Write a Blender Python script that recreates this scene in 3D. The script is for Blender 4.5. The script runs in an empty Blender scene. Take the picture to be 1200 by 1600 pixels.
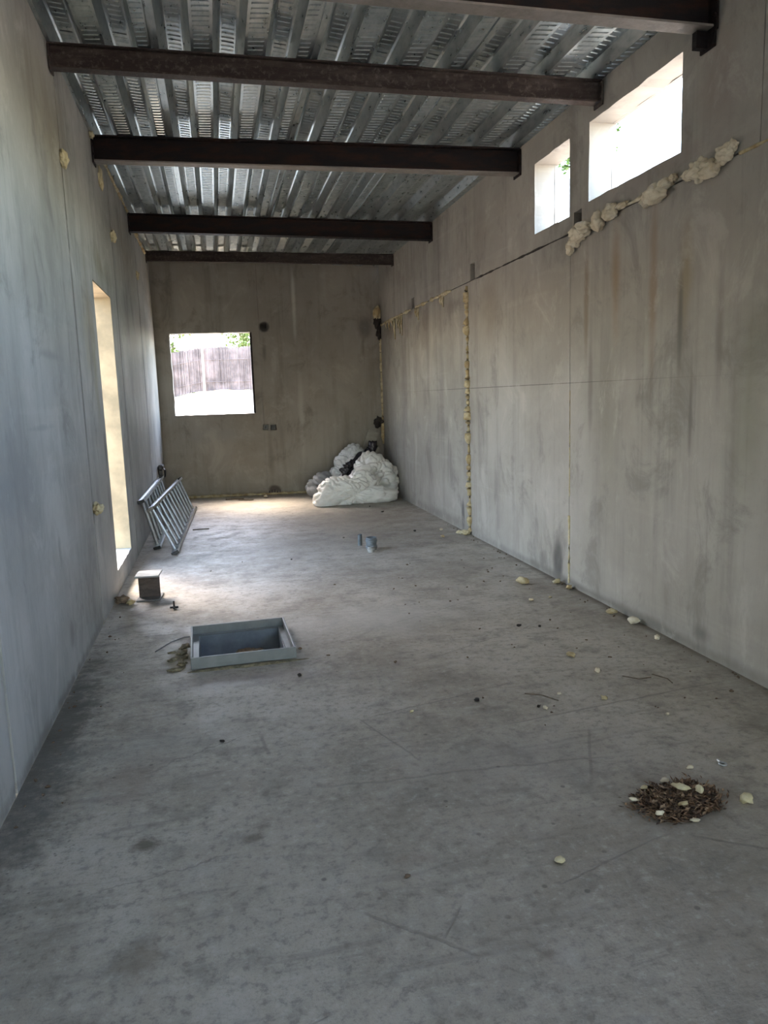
import bpy, bmesh, math, random
import numpy as np
from mathutils import Vector, Matrix, noise

random.seed(7)
C = bpy.context.scene.collection
SC = bpy.context.scene

# ------------------------------------------------------------------ camera
cd = bpy.data.cameras.new('camera')
cam = bpy.data.objects.new('camera', cd); C.objects.link(cam)
cd.sensor_fit = 'VERTICAL'; cd.sensor_height = 36.0; cd.sensor_width = 27.0
cd.lens = 1174.8 / 1600 * 36
cd.clip_start = .05; cd.clip_end = 300
_r = Vector((0.97594901, -0.21562257, -0.03210043))
_u = Vector((0.06373925, 0.14142495, 0.98789488))
_f = Vector((0.20847263, 0.96618108, -0.15176716))
cam.matrix_world = Matrix(((_r.x, _u.x, -_f.x, 0), (_r.y, _u.y, -_f.y, 0), (_r.z, _u.z, -_f.z, 1.5), (0, 0, 0, 1)))
SC.camera = cam

# ------------------------------------------------------------------ sky, sun, exposure
w = bpy.data.worlds.new('sky'); SC.world = w; w.use_nodes = True
wn = w.node_tree; wn.nodes.clear()
wo = wn.nodes.new('ShaderNodeOutputWorld'); wb = wn.nodes.new('ShaderNodeBackground')
ws = wn.nodes.new('ShaderNodeTexSky')
ws.sky_type = 'NISHITA'; ws.sun_disc = False
ws.sun_elevation = math.radians(54); ws.sun_rotation = math.radians(-25)
ws.air_density = 1.0; ws.dust_density = 1.6; ws.ozone_density = 1.0
wb.inputs['Strength'].default_value = 1.15
wt = wn.nodes.new('ShaderNodeMix'); wt.data_type = 'RGBA'; wt.blend_type = 'MULTIPLY'; wt.inputs[0].default_value = 1.0
wt.inputs[7].default_value = (1.10, 1.0, .89, 1)      # camera white balance towards warm
wn.links.new(ws.outputs[0], wt.inputs[6]); wn.links.new(wt.outputs[2], wb.inputs['Color']); wn.links.new(wb.outputs[0], wo.inputs['Surface'])

sd = bpy.data.lights.new('sun', 'SUN'); sun = bpy.data.objects.new('sun', sd); C.objects.link(sun)
sd.energy = 3.6; sd.angle = math.radians(30); sd.color = (1.0, .88, .70)   # sun behind thin haze
sun.rotation_euler = Vector((0.27, -0.58, -0.90)).to_track_quat('-Z', 'Y').to_euler()
sun.location = (-20, 20, 30)

SC.view_settings.view_transform = 'Standard'; SC.view_settings.look = 'None'
SC.view_settings.gamma = 1.0; SC.view_settings.use_curve_mapping = False
SC.view_settings.exposure = 1.8

# ------------------------------------------------------------------ room dimensions (metres)
XL, XR = -0.86, 2.59
YF = -5.0
def yback(x): return 12.25 - 0.10 * (x - XL)
def zroof(x): return 3.68 - 0.052 * (x - XL)

# ------------------------------------------------------------------ material helpers
class G:
    def __init__(s, name):
        s.m = bpy.data.materials.new(name); s.m.use_nodes = True
        s.t = s.m.node_tree; s.t.nodes.clear()
        s.out = s.t.nodes.new('ShaderNodeOutputMaterial')
        s.b = s.t.nodes.new('ShaderNodeBsdfPrincipled')
        s.t.links.new(s.b.outputs[0], s.out.inputs[0])
    def put(s, sock, v):
        if isinstance(v, bpy.types.NodeSocket): s.t.links.new(v, sock)
        elif v is not None:
            if hasattr(sock, 'default_value') and not isinstance(v, (int, float)) and len(v) == 3 and sock.type == 'RGBA': v = (*v, 1)
            sock.default_value = v
    def pos(s): return s.t.nodes.new('ShaderNodeNewGeometry').outputs['Position']
    def obj(s): return s.t.nodes.new('ShaderNodeTexCoord').outputs['Object']
    def map(s, v, scale=(1, 1, 1), loc=(0, 0, 0)):
        n = s.t.nodes.new('ShaderNodeVectorMath'); n.operation = 'MULTIPLY_ADD'
        s.put(n.inputs[0], v); n.inputs[1].default_value = scale; n.inputs[2].default_value = loc
        return n.outputs[0]
    def noise(s, v, scale, detail=4, rough=.55, dist=0.0):
        n = s.t.nodes.new('ShaderNodeTexNoise'); s.put(n.inputs['Vector'], v)
        n.inputs['Scale'].default_value = scale; n.inputs['Detail'].default_value = detail
        n.inputs['Roughness'].default_value = rough; n.inputs['Distortion'].default_value = dist
        return n.outputs[0]
    def vor(s, v, scale, feature='F1'):
        n = s.t.nodes.new('ShaderNodeTexVoronoi'); n.feature = feature; s.put(n.inputs['Vector'], v)
        n.inputs['Scale'].default_value = scale
        return n.outputs['Distance']
    def math(s, op, a, b=0.0, clamp=False):
        n = s.t.nodes.new('ShaderNodeMath'); n.operation = op; n.use_clamp = clamp
        s.put(n.inputs[0], a); s.put(n.inputs[1], b); return n.outputs[0]
    def rng(s, v, a, b, c=0.0, d=1.0):
        n = s.t.nodes.new('ShaderNodeMapRange'); n.interpolation_type = 'SMOOTHSTEP'
        s.put(n.inputs['Value'], v)
        for k, x in zip(('From Min', 'From Max', 'To Min', 'To Max'), (a, b, c, d)): n.inputs[k].default_value = x
        return n.outputs[0]
    def mix(s, f, a, b):
        n = s.t.nodes.new('ShaderNodeMix'); n.data_type = 'RGBA'
        s.put(n.inputs[0], f); s.put(n.inputs[6], a); s.put(n.inputs[7], b); return n.outputs[2]
    def bump(s, h, strength=.3, dist=.01, prev=None):
        n = s.t.nodes.new('ShaderNodeBump'); n.inputs['Strength'].default_value = strength
        n.inputs['Distance'].default_value = dist; s.put(n.inputs['Height'], h)
        if prev is not None: s.put(n.inputs['Normal'], prev)
        return n.outputs[0]
    def spot(s, p, c, r, warp=None, k=.8, edge=.25):
        """soft patch at c with half sizes r (r = None along an axis ignores it)"""
        sc = [0 if q is None else 1 / q for q in r]
        v = s.map(p, sc, [-a * b for a, b in zip(c, sc)])
        n = s.t.nodes.new('ShaderNodeVectorMath'); n.operation = 'LENGTH'; s.put(n.inputs[0], v)
        d = n.outputs['Value']
        if warp is not None: d = s.math('ADD', d, s.math('MULTIPLY', s.math('SUBTRACT', warp, .5), k * 2))
        return s.rng(d, 1.0, edge, 0, 1)
    def line(s, p, a, b, wd, warp=None, k=.0):
        """thin straight scratch between two floor points"""
        ax, ay = a; bx, by = b; L = math.hypot(bx - ax, by - ay); ux, uy = (bx - ax) / L, (by - ay) / L
        cx, cy = (ax + bx) / 2, (ay + by) / 2
        d1 = s.t.nodes.new('ShaderNodeVectorMath'); d1.operation = 'DOT_PRODUCT'; s.put(d1.inputs[0], p); d1.inputs[1].default_value = (-uy / wd, ux / wd, 0)
        d2 = s.t.nodes.new('ShaderNodeVectorMath'); d2.operation = 'DOT_PRODUCT'; s.put(d2.inputs[0], p); d2.inputs[1].default_value = (ux / (L / 2), uy / (L / 2), 0)
        q1 = s.math('ADD', d1.outputs['Value'], -(-uy * cx + ux * cy) / wd)
        if warp is not None: q1 = s.math('ADD', q1, s.math('MULTIPLY', s.math('SUBTRACT', warp, .5), k / wd))
        q2 = s.math('ADD', d2.outputs['Value'], -(ux * cx + uy * cy) / (L / 2))
        return s.math('MULTIPLY', s.rng(s.math('ABSOLUTE', q1), 1, .2, 0, 1), s.rng(s.math('ABSOLUTE', q2), 1, .7, 0, 1))
    def done(s, color, rough=.6, metal=0.0, normal=None, spec=None, **kw):
        s.put(s.b.inputs['Base Color'], color); s.put(s.b.inputs['Roughness'], rough); s.put(s.b.inputs['Metallic'], metal)
        if normal is not None: s.put(s.b.inputs['Normal'], normal)
        if spec is not None: s.b.inputs['Specular IOR Level'].default_value = spec
        for k, v in kw.items(): s.put(s.b.inputs[k.replace('_', ' ')], v)
        return s.m

def concrete(name, ca, cb, stains_and_light, side):
    """wall concrete; side = 'x' wall in the yz plane, 'y' wall in the xz plane"""
    g = G(name); p = g.pos()
    n1 = g.noise(p, .9, 5, .6, .3); n2 = g.noise(p, 4.5, 6, .65)
    st = (3.2, 3.2, .22)
    n3 = g.noise(g.map(p, st), 1.0, 5, .6); n4 = g.noise(g.map(p, (14, 14, .5), (3, 1, 2)), 1.0, 3, .6)
    fine = g.noise(p, 60, 3, .7); warp = g.noise(p, 2.6, 4, .6)
    wf = g.noise(p, 9, 4, .7)
    col = g.mix(g.rng(n1, .35, .68), ca, cb)
    dark = tuple(c * .55 for c in ca); light = tuple(min(1, c * 1.28) for c in cb)
    blot = g.noise(g.map(p, (1, 1, .7), (7, 3, 1)), 2.2, 7, .72, .6)
    col = g.mix(g.math('MULTIPLY', g.rng(n3, .50, .70), .5), col, dark)
    col = g.mix(g.math('MULTIPLY', g.rng(n2, .5, .8), .35), col, light)
    col = g.mix(g.math('MULTIPLY', g.math('MULTIPLY', g.rng(n4, .52, .76), g.rng(blot, .38, .6)), .38), col, dark)
    col = g.mix(g.math('MULTIPLY', g.rng(fine, .6, .8), .25), col, dark)
    hz = g.noise(g.map(p, (.5, .5, 9), (0, 0, 5)), 1.0, 3, .6)
    col = g.mix(g.math('MULTIPLY', g.rng(hz, .58, .75), .16), col, light)
    for c, r, colr, a, k, e in stains_and_light:
        col = g.mix(g.math('MULTIPLY', g.spot(p, c, r, warp if k < 1 else wf, min(k, 1.0) , e), min(.95, a * 1.35)), col, colr)
    col = g.mix(g.math('MULTIPLY', g.rng(blot, .52, .68), .55), col, dark)
    col = g.mix(g.math('MULTIPLY', g.rng(blot, .46, .32), .45), col, light)
    pits = g.rng(g.vor(p, 22), .05, .02)
    pits = g.math('MULTIPLY', pits, g.rng(g.noise(p, 1.7, 2), .55, .7))
    col = g.mix(g.math('MULTIPLY', pits, .6), col, (.05, .045, .04))
    h = g.math('ADD', g.math('MULTIPLY', n2, .5), g.math('MULTIPLY', fine, .35))
    nr = g.bump(h, .22, .006)
    return g.done(col, g.rng(n2, .3, .7, .5, .75), 0, nr, .35)

def plain(name, col, rough=.6, metal=0.0, var=.25, scale=20, bump=.15, dirt=None, spec=None, **kw):
    g = G(name); p = g.obj()
    n = g.noise(p, scale, 5, .6)
    c = g.mix(g.rng(n, .35, .7), tuple(x * (1 - var) for x in col), tuple(min(1, x * (1 + var)) for x in col))
    if dirt:
        c = g.mix(g.math('MULTIPLY', g.rng(g.noise(p, scale * .35, 5, .65), .5, .68), dirt[1]), c, dirt[0])
    return g.done(c, rough, metal, g.bump(n, bump, .004), spec, **kw)

# ------------------------------------------------------------------ mesh helpers
def tag(o, label=None, cat=None, group=None, kind=None):
    if label: o['label'] = label
    if cat: o['category'] = cat
    if group: o['group'] = group
    if kind: o['kind'] = kind
    return o
def link_mesh(name, verts, faces, mat, parent=None, smooth=False, loc=None):
    me = bpy.data.meshes.new(name)
    if loc is not None: verts = [(v[0] - loc[0], v[1] - loc[1], v[2] - loc[2]) for v in verts]
    me.from_pydata([tuple(v) for v in verts], [], faces); me.validate()
    bm = bmesh.new(); bm.from_mesh(me); bmesh.ops.recalc_face_normals(bm, faces=bm.faces); bm.to_mesh(me); bm.free()
    if smooth:
        for p in me.polygons: p.use_smooth = True
    for m in (mat if isinstance(mat, (list, tuple)) else [mat]): me.materials.append(m)
    o = bpy.data.objects.new(name, me); C.objects.link(o)
    if loc is not None: o.location = loc
    if parent: o.parent = parent
    return o
def empty(name, loc, rz=0):
    o = bpy.data.objects.new(name, None); C.objects.link(o); o.location = loc; o.rotation_euler = (0, 0, rz)
    o.empty_display_size = .1
    return o
class MB:
    def __init__(s): s.v = []; s.f = []
    def add(s, vs, fs):
        k = len(s.v); s.v += [tuple(v) for v in vs]; s.f += [tuple(i + k for i in f) for f in fs]; return s
    def box(s, lo, hi, M=None, ch=0.0):
        if ch > 0:
            bm = bmesh.new(); bmesh.ops.create_cube(bm, size=1)
            for v in bm.verts: v.co = Vector([lo[i] + (v.co[i] + .5) * (hi[i] - lo[i]) for i in range(3)])
            bmesh.ops.bevel(bm, geom=bm.edges[:], offset=ch, segments=1, affect='EDGES')
            vs = [v.co.copy() for v in bm.verts]; bm.verts.index_update(); fs = [tuple(v.index for v in f.verts) for f in bm.faces]; bm.free()
        else:
            vs = [Vector((x, y, z)) for x in (lo[0], hi[0]) for y in (lo[1], hi[1]) for z in (lo[2], hi[2])]
            fs = [(0, 1, 3, 2), (4, 6, 7, 5), (0, 4, 5, 1), (2, 3, 7, 6), (0, 2, 6, 4), (1, 5, 7, 3)]
        if M: vs = [M @ v for v in vs]
        return s.add(vs, fs)
    def tube(s, pts, rads, n=8, caps=True, up=Vector((0, 0, 1)), squash=1.0):
        pts = [Vector(p) for p in pts]; k0 = len(s.v)
        for i, p in enumerate(pts):
            t = (pts[min(i + 1, len(pts) - 1)] - pts[max(i - 1, 0)]).normalized()
            a = t.cross(up)
            if a.length < 1e-3: a = t.cross(Vector((1, 0, 0)))
            a.normalize(); b = t.cross(a).normalized()
            r = rads[i] if isinstance(rads, (list, tuple)) else rads
            for j in range(n):
                th = 2 * math.pi * j / n
                s.v.append(tuple(p + a * (r * math.cos(th)) + b * (r * squash * math.sin(th))))
        for i in range(len(pts) - 1):
            for j in range(n):
                s.f.append((k0 + i * n + j, k0 + i * n + (j + 1) % n, k0 + (i + 1) * n + (j + 1) % n, k0 + (i + 1) * n + j))
        if caps:
            s.f.append(tuple(k0 + j for j in range(n))); s.f.append(tuple(k0 + (len(pts) - 1) * n + j for j in range(n)))
        return s
    def build(s, name, mat, parent=None, smooth=False, loc=None): return link_mesh(name, s.v, s.f, mat, parent, smooth, loc)

def cuts(a, b, step, extra=()):
    n = max(1, round((b - a) / step)); c = [a + (b - a) * i / n for i in range(n + 1)]
    for e in extra:
        if a < e < b: c.append(e)
    c = sorted(c); out = [c[0]]
    ex = set(round(e, 5) for e in extra)
    for x in c[1:]:
        if x - out[-1] < step * .25 and x != c[-1]:
            if round(x, 5) in ex and round(out[-1], 5) not in ex and len(out) > 1: out[-1] = x
            elif round(x, 5) in ex: out.append(x)
            continue
        if x == c[-1] and x - out[-1] < step * .2 and len(out) > 1 and round(out[-1], 5) not in ex: out.pop()
        out.append(x)
    return out
def slab(name, us, vs, holes, t, fn, mat, parent=None, jit=0.0, rough_w=0.0):
    """plate built of cells with real thickness; holes are rectangles (u0,u1,v0,v1) cut right through"""
    nu, nv = len(us) - 1, len(vs) - 1
    def solid(i, j):
        if i < 0 or j < 0 or i >= nu or j >= nv: return False
        u = (us[i] + us[i + 1]) / 2; v = (vs[j] + vs[j + 1]) / 2
        return not any(h[0] < u < h[1] and h[2] < v < h[3] for h in holes)
    S = [[solid(i, j) for j in range(nv)] for i in range(nu)]
    def q(i, j): return 0 <= i < nu and 0 <= j < nv and S[i][j]
    idx = {}; V = []; F = []
    def vert(i, j, k):
        key = (i, j, k)
        if key not in idx:
            u, v = us[i], vs[j]
            inner = 0 < i < nu and 0 < j < nv
            if jit and inner and not (q(i - 1, j - 1) and q(i, j - 1) and q(i - 1, j) and q(i, j)):
                u += noise.noise(Vector((u * 9, v * 9, 3.3))) * jit; v += noise.noise(Vector((u * 9, v * 9, 8.1))) * jit
            wv = 0 if k == 0 else t
            if k == 0 and rough_w and 0 < i < nu and 0 < j < nv: wv = noise.noise(Vector((u * 1.3, v * 1.3, 1.7))) * rough_w
            idx[key] = len(V); V.append(fn(u, v, wv))
        return idx[key]
    for i in range(nu):
        for j in range(nv):
            if not S[i][j]: continue
            F.append((vert(i, j, 0), vert(i + 1, j, 0), vert(i + 1, j + 1, 0), vert(i, j + 1, 0)))
            F.append((vert(i, j, 1), vert(i, j + 1, 1), vert(i + 1, j + 1, 1), vert(i + 1, j, 1)))
            if not q(i - 1, j): F.append((vert(i, j, 0), vert(i, j + 1, 0), vert(i, j + 1, 1), vert(i, j, 1)))
            if not q(i + 1, j): F.append((vert(i + 1, j, 0), vert(i + 1, j, 1), vert(i + 1, j + 1, 1), vert(i + 1, j + 1, 0)))
            if not q(i, j - 1): F.append((vert(i, j, 0), vert(i, j, 1), vert(i + 1, j, 1), vert(i + 1, j, 0)))
            if not q(i, j + 1): F.append((vert(i, j + 1, 0), vert(i + 1, j + 1, 0), vert(i + 1, j + 1, 1), vert(i, j + 1, 1)))
    return link_mesh(name, V, F, mat, parent)

_ico = {}
def ico(n):
    if n not in _ico:
        bm = bmesh.new(); bmesh.ops.create_icosphere(bm, subdivisions=n, radius=1)
        _ico[n] = (np.array([v.co[:] for v in bm.verts]), [tuple(v.index for v in f.verts) for f in bm.faces]); bm.free()
    return _ico[n]
def lump(c, r, seed, sub=3, amp=.25, freq=1.6):
    V, F = ico(sub); out = []
    for v in V:
        n = noise.noise(Vector(v) * freq + Vector((seed * 3.1, seed * 1.7, seed)))
        n2 = noise.noise(Vector(v) * freq * 2.7 + Vector((seed, 2, seed * .3)))
        n3 = abs(noise.noise(Vector(v) * freq * 4.1 + Vector((seed, seed, 1)))); k = 1 + amp * n * 1.6 + amp * .6 * n2 - amp * .15 * math.exp(-(n3 / .12) ** 2)
        out.append((c[0] + v[0] * r[0] * k, c[1] + v[1] * r[1] * k, c[2] + v[2] * r[2] * k))
    return out, F
def sack(name, center, balls, mat, sub=6, amp=.03, fscale=5.0, seed=0, floor=0.004, parent=None, sharp=1.0, xmax=None, ymaxf=None):
    """crumpled sack: the outer skin of smoothly joined lobes, with folds pressed into it"""
    V, F = ico(sub); c = np.array(center, float)
    B = np.array([b[:3] for b in balls], float); R = np.array([b[3:6] for b in balls], float)
    def field(P):
        s = np.zeros(len(P))
        for b, r in zip(B, R):
            d2 = (((P - b) / r) ** 2).sum(1); s += np.exp(-4.0 * (np.sqrt(d2) - 1))
        return s - 1
    lo = np.full(len(V), .02); hi = np.full(len(V), 1.6)
    # march outwards for the last inside sample
    last = lo.copy()
    for t in np.linspace(.02, 1.6, 60):
        ins = field(c + V * t) > 0; last[ins] = t
    lo = last; hi = last + 1.6 / 59
    for _ in range(12):
        m = (lo + hi) / 2; ins = field(c + V * m[:, None]) > 0
        lo = np.where(ins, m, lo); hi = np.where(ins, hi, m)
    P = c + V * lo[:, None]; out = []
    for p, n in zip(P, V):
        q = Vector(p) * fscale + Vector((seed * 7.3, seed, -seed * 2))
        wv = noise.noise_vector(q * .45) * 1.1
        qa = Vector((q.x * .55 + q.z * .5, q.y * .8, (q.z - q.x * .45) * 1.9)); a = noise.noise(qa + wv * .8); qb = Vector((q.x * .5 - q.z * .7, q.y, (q.z + q.x * .6) * 1.5)); b = noise.noise(qb * 2.2 + wv * 1.2 + Vector((5, 1, 2)))
        c3 = noise.noise(Vector((q.x * .8, q.y, q.z * 2.2)) + wv * 1.6)
        d = amp * (2.2 * min(abs(a) / .35, 1) ** .55 - 1.4 + 1.1 * min(abs(b) / .3, 1) ** .6 - .6 - .35 * math.exp(-(c3 / .05) ** 2) + 1.5 * noise.noise(q * .35))
        e = [p[k] + n[k] * d for k in range(3)]
        if e[2] < floor: e[2] = floor
        if xmax is not None and e[0] > xmax: e[0] = xmax - .002
        if ymaxf is not None:
            ym = ymaxf(e[0]) - .012
            if e[1] > ym: e[1] = ym
        out.append(tuple(e))
    base = (center[0], center[1], 0)
    return link_mesh(name, out, F, mat, parent, True, base)

# ------------------------------------------------------------------ materials
BR = (.20, .155, .11); DK = (.10, .09, .08); WH = (.52, .50, .47); GRN = (.20, .20, .14); OCH = (.30, .235, .13)
m_right = concrete('concrete_right', (.31, .285, .25), (.40, .375, .335), [
    ((2.6, 5.02, 2.1), (None, .05, .55), BR, .55, .5, .2), ((2.6, 4.62, 2.2), (None, .10, .5), (.27, .19, .12), .6, .5, .1),
    ((2.6, 4.18, 2.1), (None, .07, .65), (.26, .18, .115), .5, .5, .1), ((2.6, 3.86, 2.15), (None, .10, .5), OCH, .4, .5, .1),
    ((2.6, 3.9, 1.85), (None, .035, .45), DK, .55, .5, .1), ((2.6, 3.78, 1.35), (None, .03, .4), DK, .45, .5, .1),
    ((2.6, 3.55, 1.75), (None, .05, .5), DK, .35, .5, .1), ((2.6, 3.3, 1.5), (None, .18, .8), GRN, .35, .6, .1),
    ((2.6, 4.95, 1.6), (None, .05, .7), DK, .35, .6, .1), ((2.6, 4.7, 1.2), (None, .25, .8), (.25, .23, .18), .3, .6, .1),
    ((2.6, 5.46, .17), (None, .12, .24), (.09, .085, .08), .75, .4, .4), ((2.6, 5.75, .10), (None, .12, .12), (.16, .15, .14), .5, 1, .1),
    ((2.6, 3.62, .12), (None, .14, .13), (.13, .125, .115), .65, .9, .1), ((2.6, 4.6, .03), (None, 3.5, .06), (.15, .14, .12), .6, .8, .0),
    ((2.6, 7.85, .18), (None, .07, .26), (.13, .125, .12), .7, .3, .4), ((2.6, 8.6, .06), (None, 2.2, .09), (.22, .20, .17), .5, 1, .0),
    ((2.6, 9.95, 1.9), (None, .16, .9), WH, .25, .5, .1), ((2.6, 9.3, 2.4), (None, .3, .5), BR, .35, .6, .1),
    ((2.6, 6.9, 2.3), (None, .4, .45), (.25, .215, .17), .45, .6, .0), ((2.6, 8.0, 2.46), (None, .5, .13), (.16, .14, .12), .45, .9, .1),
    ((2.6, 9.9, 2.62), (None, .25, .14), DK, .45, .9, .1), ((2.6, 11.2, 2.45), (None, .7, .16), BR, .4, .9, .1),
    ((2.6, 6.4, 1.25), (None, .5, .5), (.42, .40, .36), .3, .6, .0), ((2.6, 4.2, 2.75), (None, .9, .1), (.24, .19, .17), .4, .9, .0),
    ((2.6, 3.6, 3.0), (None, .25, .5), (.23, .18, .16), .4, .5, .0), ((2.6, 7.2, 3.1), (None, .25, .5), (.24, .21, .18), .4, .5, .0),
    ((2.6, 6.9, 1.555), (None, 4.0, .005), (.09, .08, .07), .6, .0, .3),
], 'x')
m_left = concrete('concrete_left', (.33, .325, .30), (.43, .425, .40), [
    ((-.86, 5.9, 2.1), (None, .35, .65), OCH, .45, .6, .0), ((-.86, 6.0, 1.7), (None, .22, .55), (.26, .25, .16), .5, .6, .0),
    ((-.86, 6.8, 2.62), (None, .8, .22), (.24, .22, .15), .5, .9, .0), ((-.86, 6.16, 1.15), (None, .06, .25), (.12, .11, .10), .6, .5, .1),
    ((-.86, 6.12, .75), (None, .06, .25), (.16, .14, .13), .45, .5, .1), ((-.86, 7.55, 1.7), (None, .22, .6), (.24, .235, .20), .45, .6, .0),
    ((-.86, 5.0, 3.2), (None, .9, .6), (.27, .24, .17), .45, .6, .0), ((-.86, 8.8, 3.2), (None, 1.5, .45), (.30, .26, .19), .4, .6, .0),  # brown tones on the upper wall: shade above the window light, painted in
    ((-.86, 10.4, 2.0), (None, .22, .7), WH, .7, .4, .1), ((-.86, 11.3, 1.5), (None, .35, 1.1), WH, .4, .5, .1),  # white streaks: glancing highlight near the far corner painted into the colour
    ((-.86, 4.4, 1.78), (None, .6, .035), (.20, .20, .20), .4, .9, .0), ((-.86, 4.0, 1.4), (None, .5, .02), (.22, .22, .22), .3, .9, .0),
    ((-.86, 4.2, .75), (None, .06, .16), (.18, .175, .16), .45, .6, .1), ((-.86, 4.3, .25), (None, .08, .12), (.16, .15, .13), .5, .6, .1),
    ((-.86, 3.9, .02), (None, 2.5, .06), (.16, .15, .13), .6, 1, .0), ((-.86, 3.6, 2.3), (None, .25, .9), (.42, .415, .39), .3, .6, .0),
    ((-.86, 5.35, 1.9), (None, .055, 2.1), (.13, .13, .125), .55, .12, .0), ((-.86, 7.72, 1.9), (None, .08, 2.1), (.15, .15, .145), .5, .12, .0),
    ((-.86, 10.05, 1.9), (None, .13, 2.1), (.16, .16, .155), .45, .12, .0), ((-.86, 5.62, .9), (None, .14, 1.2), (.20, .20, .19), .3, .6, .0),
    ((-.86, 4.7, 2.2), (None, .22, .9), (.22, .22, .20), .35, .7, .0), ((-.86, 3.5, 1.2), (None, .5, .4), (.24, .245, .25), .4, .9, .0),
], 'x')
m_back = concrete('concrete_back', (.27, .24, .20), (.335, .305, .26), [
    ((.80, 12.1, 2.63), (.09, None, .09), (.05, .042, .035), .9, .35, .5), ((.78, 12.1, 2.25), (.05, None, .22), (.13, .115, .095), .55, .6, .1),
    ((1.27, 12.1, 3.0), (.045, None, .75), (.50, .46, .40), .7, .3, .1), ((1.31, 12.1, 1.3), (.07, None, 1.2), (.42, .385, .34), .5, .4, .1),
    ((1.75, 12.1, 3.2), (.05, None, .5), (.40, .37, .33), .25, .4, .1), ((.80, 12.1, .55), (.07, None, .6), (.17, .15, .125), .4, .6, .1),
    ((.83, 12.1, .09), (.13, None, .09), (.09, .07, .055), .85, .4, .5), ((.80, 12.1, 1.08), (.14, None, .08), (.19, .17, .145), .5, .6, .1),
    ((.1, 12.1, 1.0), (.8, None, .22), (.29, .28, .26), .4, .6, .0), ((2.35, 12.1, 2.6), (.14, None, .25), (.12, .10, .085), .5, .6, .1),
    ((.0, 12.1, .03), (2.5, None, .05), (.22, .18, .13), .6, 1, .0), ((.72, 12.1, 3.2), (.006, None, 1.3), (.20, .16, .13), .6, .0, .3),
], 'y')
def floor_mat():
    g = G('concrete_floor'); p = g.pos()
    n1 = g.noise(p, .8, 5, .6, .4); n2 = g.noise(p, 5, 6, .65); n3 = g.noise(p, 26, 5, .7); n4 = g.noise(p, 110, 3, .7)
    warp = g.noise(p, 3.2, 5, .65); wf = g.noise(p, 12, 5, .75)
    tr = g.noise(g.map(p, (2.2, 14, 1), (1, 2, 0)), 1.0, 5, .65, .5)
    col = g.mix(g.rng(n1, .35, .66), (.30, .262, .212), (.465, .422, .355))
    col = g.mix(g.math('MULTIPLY', g.rng(n2, .50, .68), .55), col, (.185, .17, .145))
    col = g.mix(g.math('MULTIPLY', g.rng(n3, .50, .66), .62), col, (.165, .15, .13))
    col = g.mix(g.math('MULTIPLY', g.rng(n4, .50, .66), .35), col, (.20, .185, .16))
    col = g.mix(g.math('MULTIPLY', g.rng(n3, .46, .34), .35), col, (.54, .51, .46))
    col = g.mix(g.math('MULTIPLY', g.rng(tr, .53, .70), .50), col, (.19, .17, .145))
    col = g.mix(g.math('MULTIPLY', g.rng(n2, .5, .25), .3), col, (.50, .485, .45))
    S = [((.6, 7.6, 0), (1.4, 1.3, None), (.27, .23, .185), .5, .5, .0), ((1.6, 9.0, 0), (1.2, .7, None), (.29, .245, .19), .45, .6, .0),
         ((2.0, 6.2, 0), (.8, .35, None), (.24, .21, .17), .45, .6, .0), ((1.0, 4.9, 0), (1.1, .55, None), (.52, .50, .46), .55, .6, .0),  # pale patch: bright pool of light on the mid floor, painted in
         ((1.0, 11.2, 0), (1.7, .8, None), (.50, .46, .40), .5, .5, .0),  # pale band: light on the far floor put into the colour
         ((-.33, 2.52, 0), (.07, .07, None), (.10, .085, .06), .85, 1, .2), ((.03, 2.46, 0), (.06, .045, None), (.12, .10, .075), .7, 1, .1),
         ((-.42, 3.0, 0), (.14, .28, None), (.27, .21, .17), .5, 1, .0), ((-.30, 1.95, 0), (.10, .12, None), (.20, .16, .12), .6, 1, .0),
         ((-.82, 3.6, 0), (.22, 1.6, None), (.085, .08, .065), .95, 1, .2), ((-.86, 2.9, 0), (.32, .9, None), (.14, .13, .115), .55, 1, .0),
         ((-.72, 5.2, 0), (.14, .4, None), (.16, .15, .13), .5, 1, .0), ((-.35, 3.3, 0), (.5, .25, None), (.25, .245, .22), .4, 1, .0),
         ((1.58, 2.28, 0), (.32, .22, None), (.15, .125, .095), .8, .6, .1), ((1.2, 2.75, 0), (.8, .4, None), (.24, .22, .20), .45, .6, .0),
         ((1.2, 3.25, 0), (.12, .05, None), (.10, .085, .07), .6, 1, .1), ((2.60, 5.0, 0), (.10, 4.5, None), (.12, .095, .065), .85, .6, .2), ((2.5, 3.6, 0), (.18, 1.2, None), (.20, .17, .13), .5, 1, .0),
         ((2.35, 5.4, 0), (.3, .3, None), (.24, .20, .155), .5, 1, .0), ((-.31, 4.45, 0), (.10, .34, None), (.185, .15, .085), .9, .4, .4),
         ((.05, 4.24, 0), (.42, .07, None), (.24, .21, .15), .7, .5, .2), ((.05, 4.0, 0), (.6, .14, None), (.31, .27, .26), .5, .4, .1),
         ((.55, 2.2, 0), (.10, .05, None), (.20, .15, .12), .5, 1, .0), ((.78, 1.7, 0), (.05, .04, None), (.12, .10, .08), .6, 1, .1),
         ((-.15, 1.55, 0), (.12, .06, None), (.22, .19, .15), .5, 1, .0), ((1.9, 1.9, 0), (.7, .5, None), (.22, .205, .17), .4, .6, .0)]
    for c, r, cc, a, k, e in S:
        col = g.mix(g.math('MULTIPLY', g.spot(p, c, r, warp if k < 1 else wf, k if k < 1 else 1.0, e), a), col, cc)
    scr = None
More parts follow.
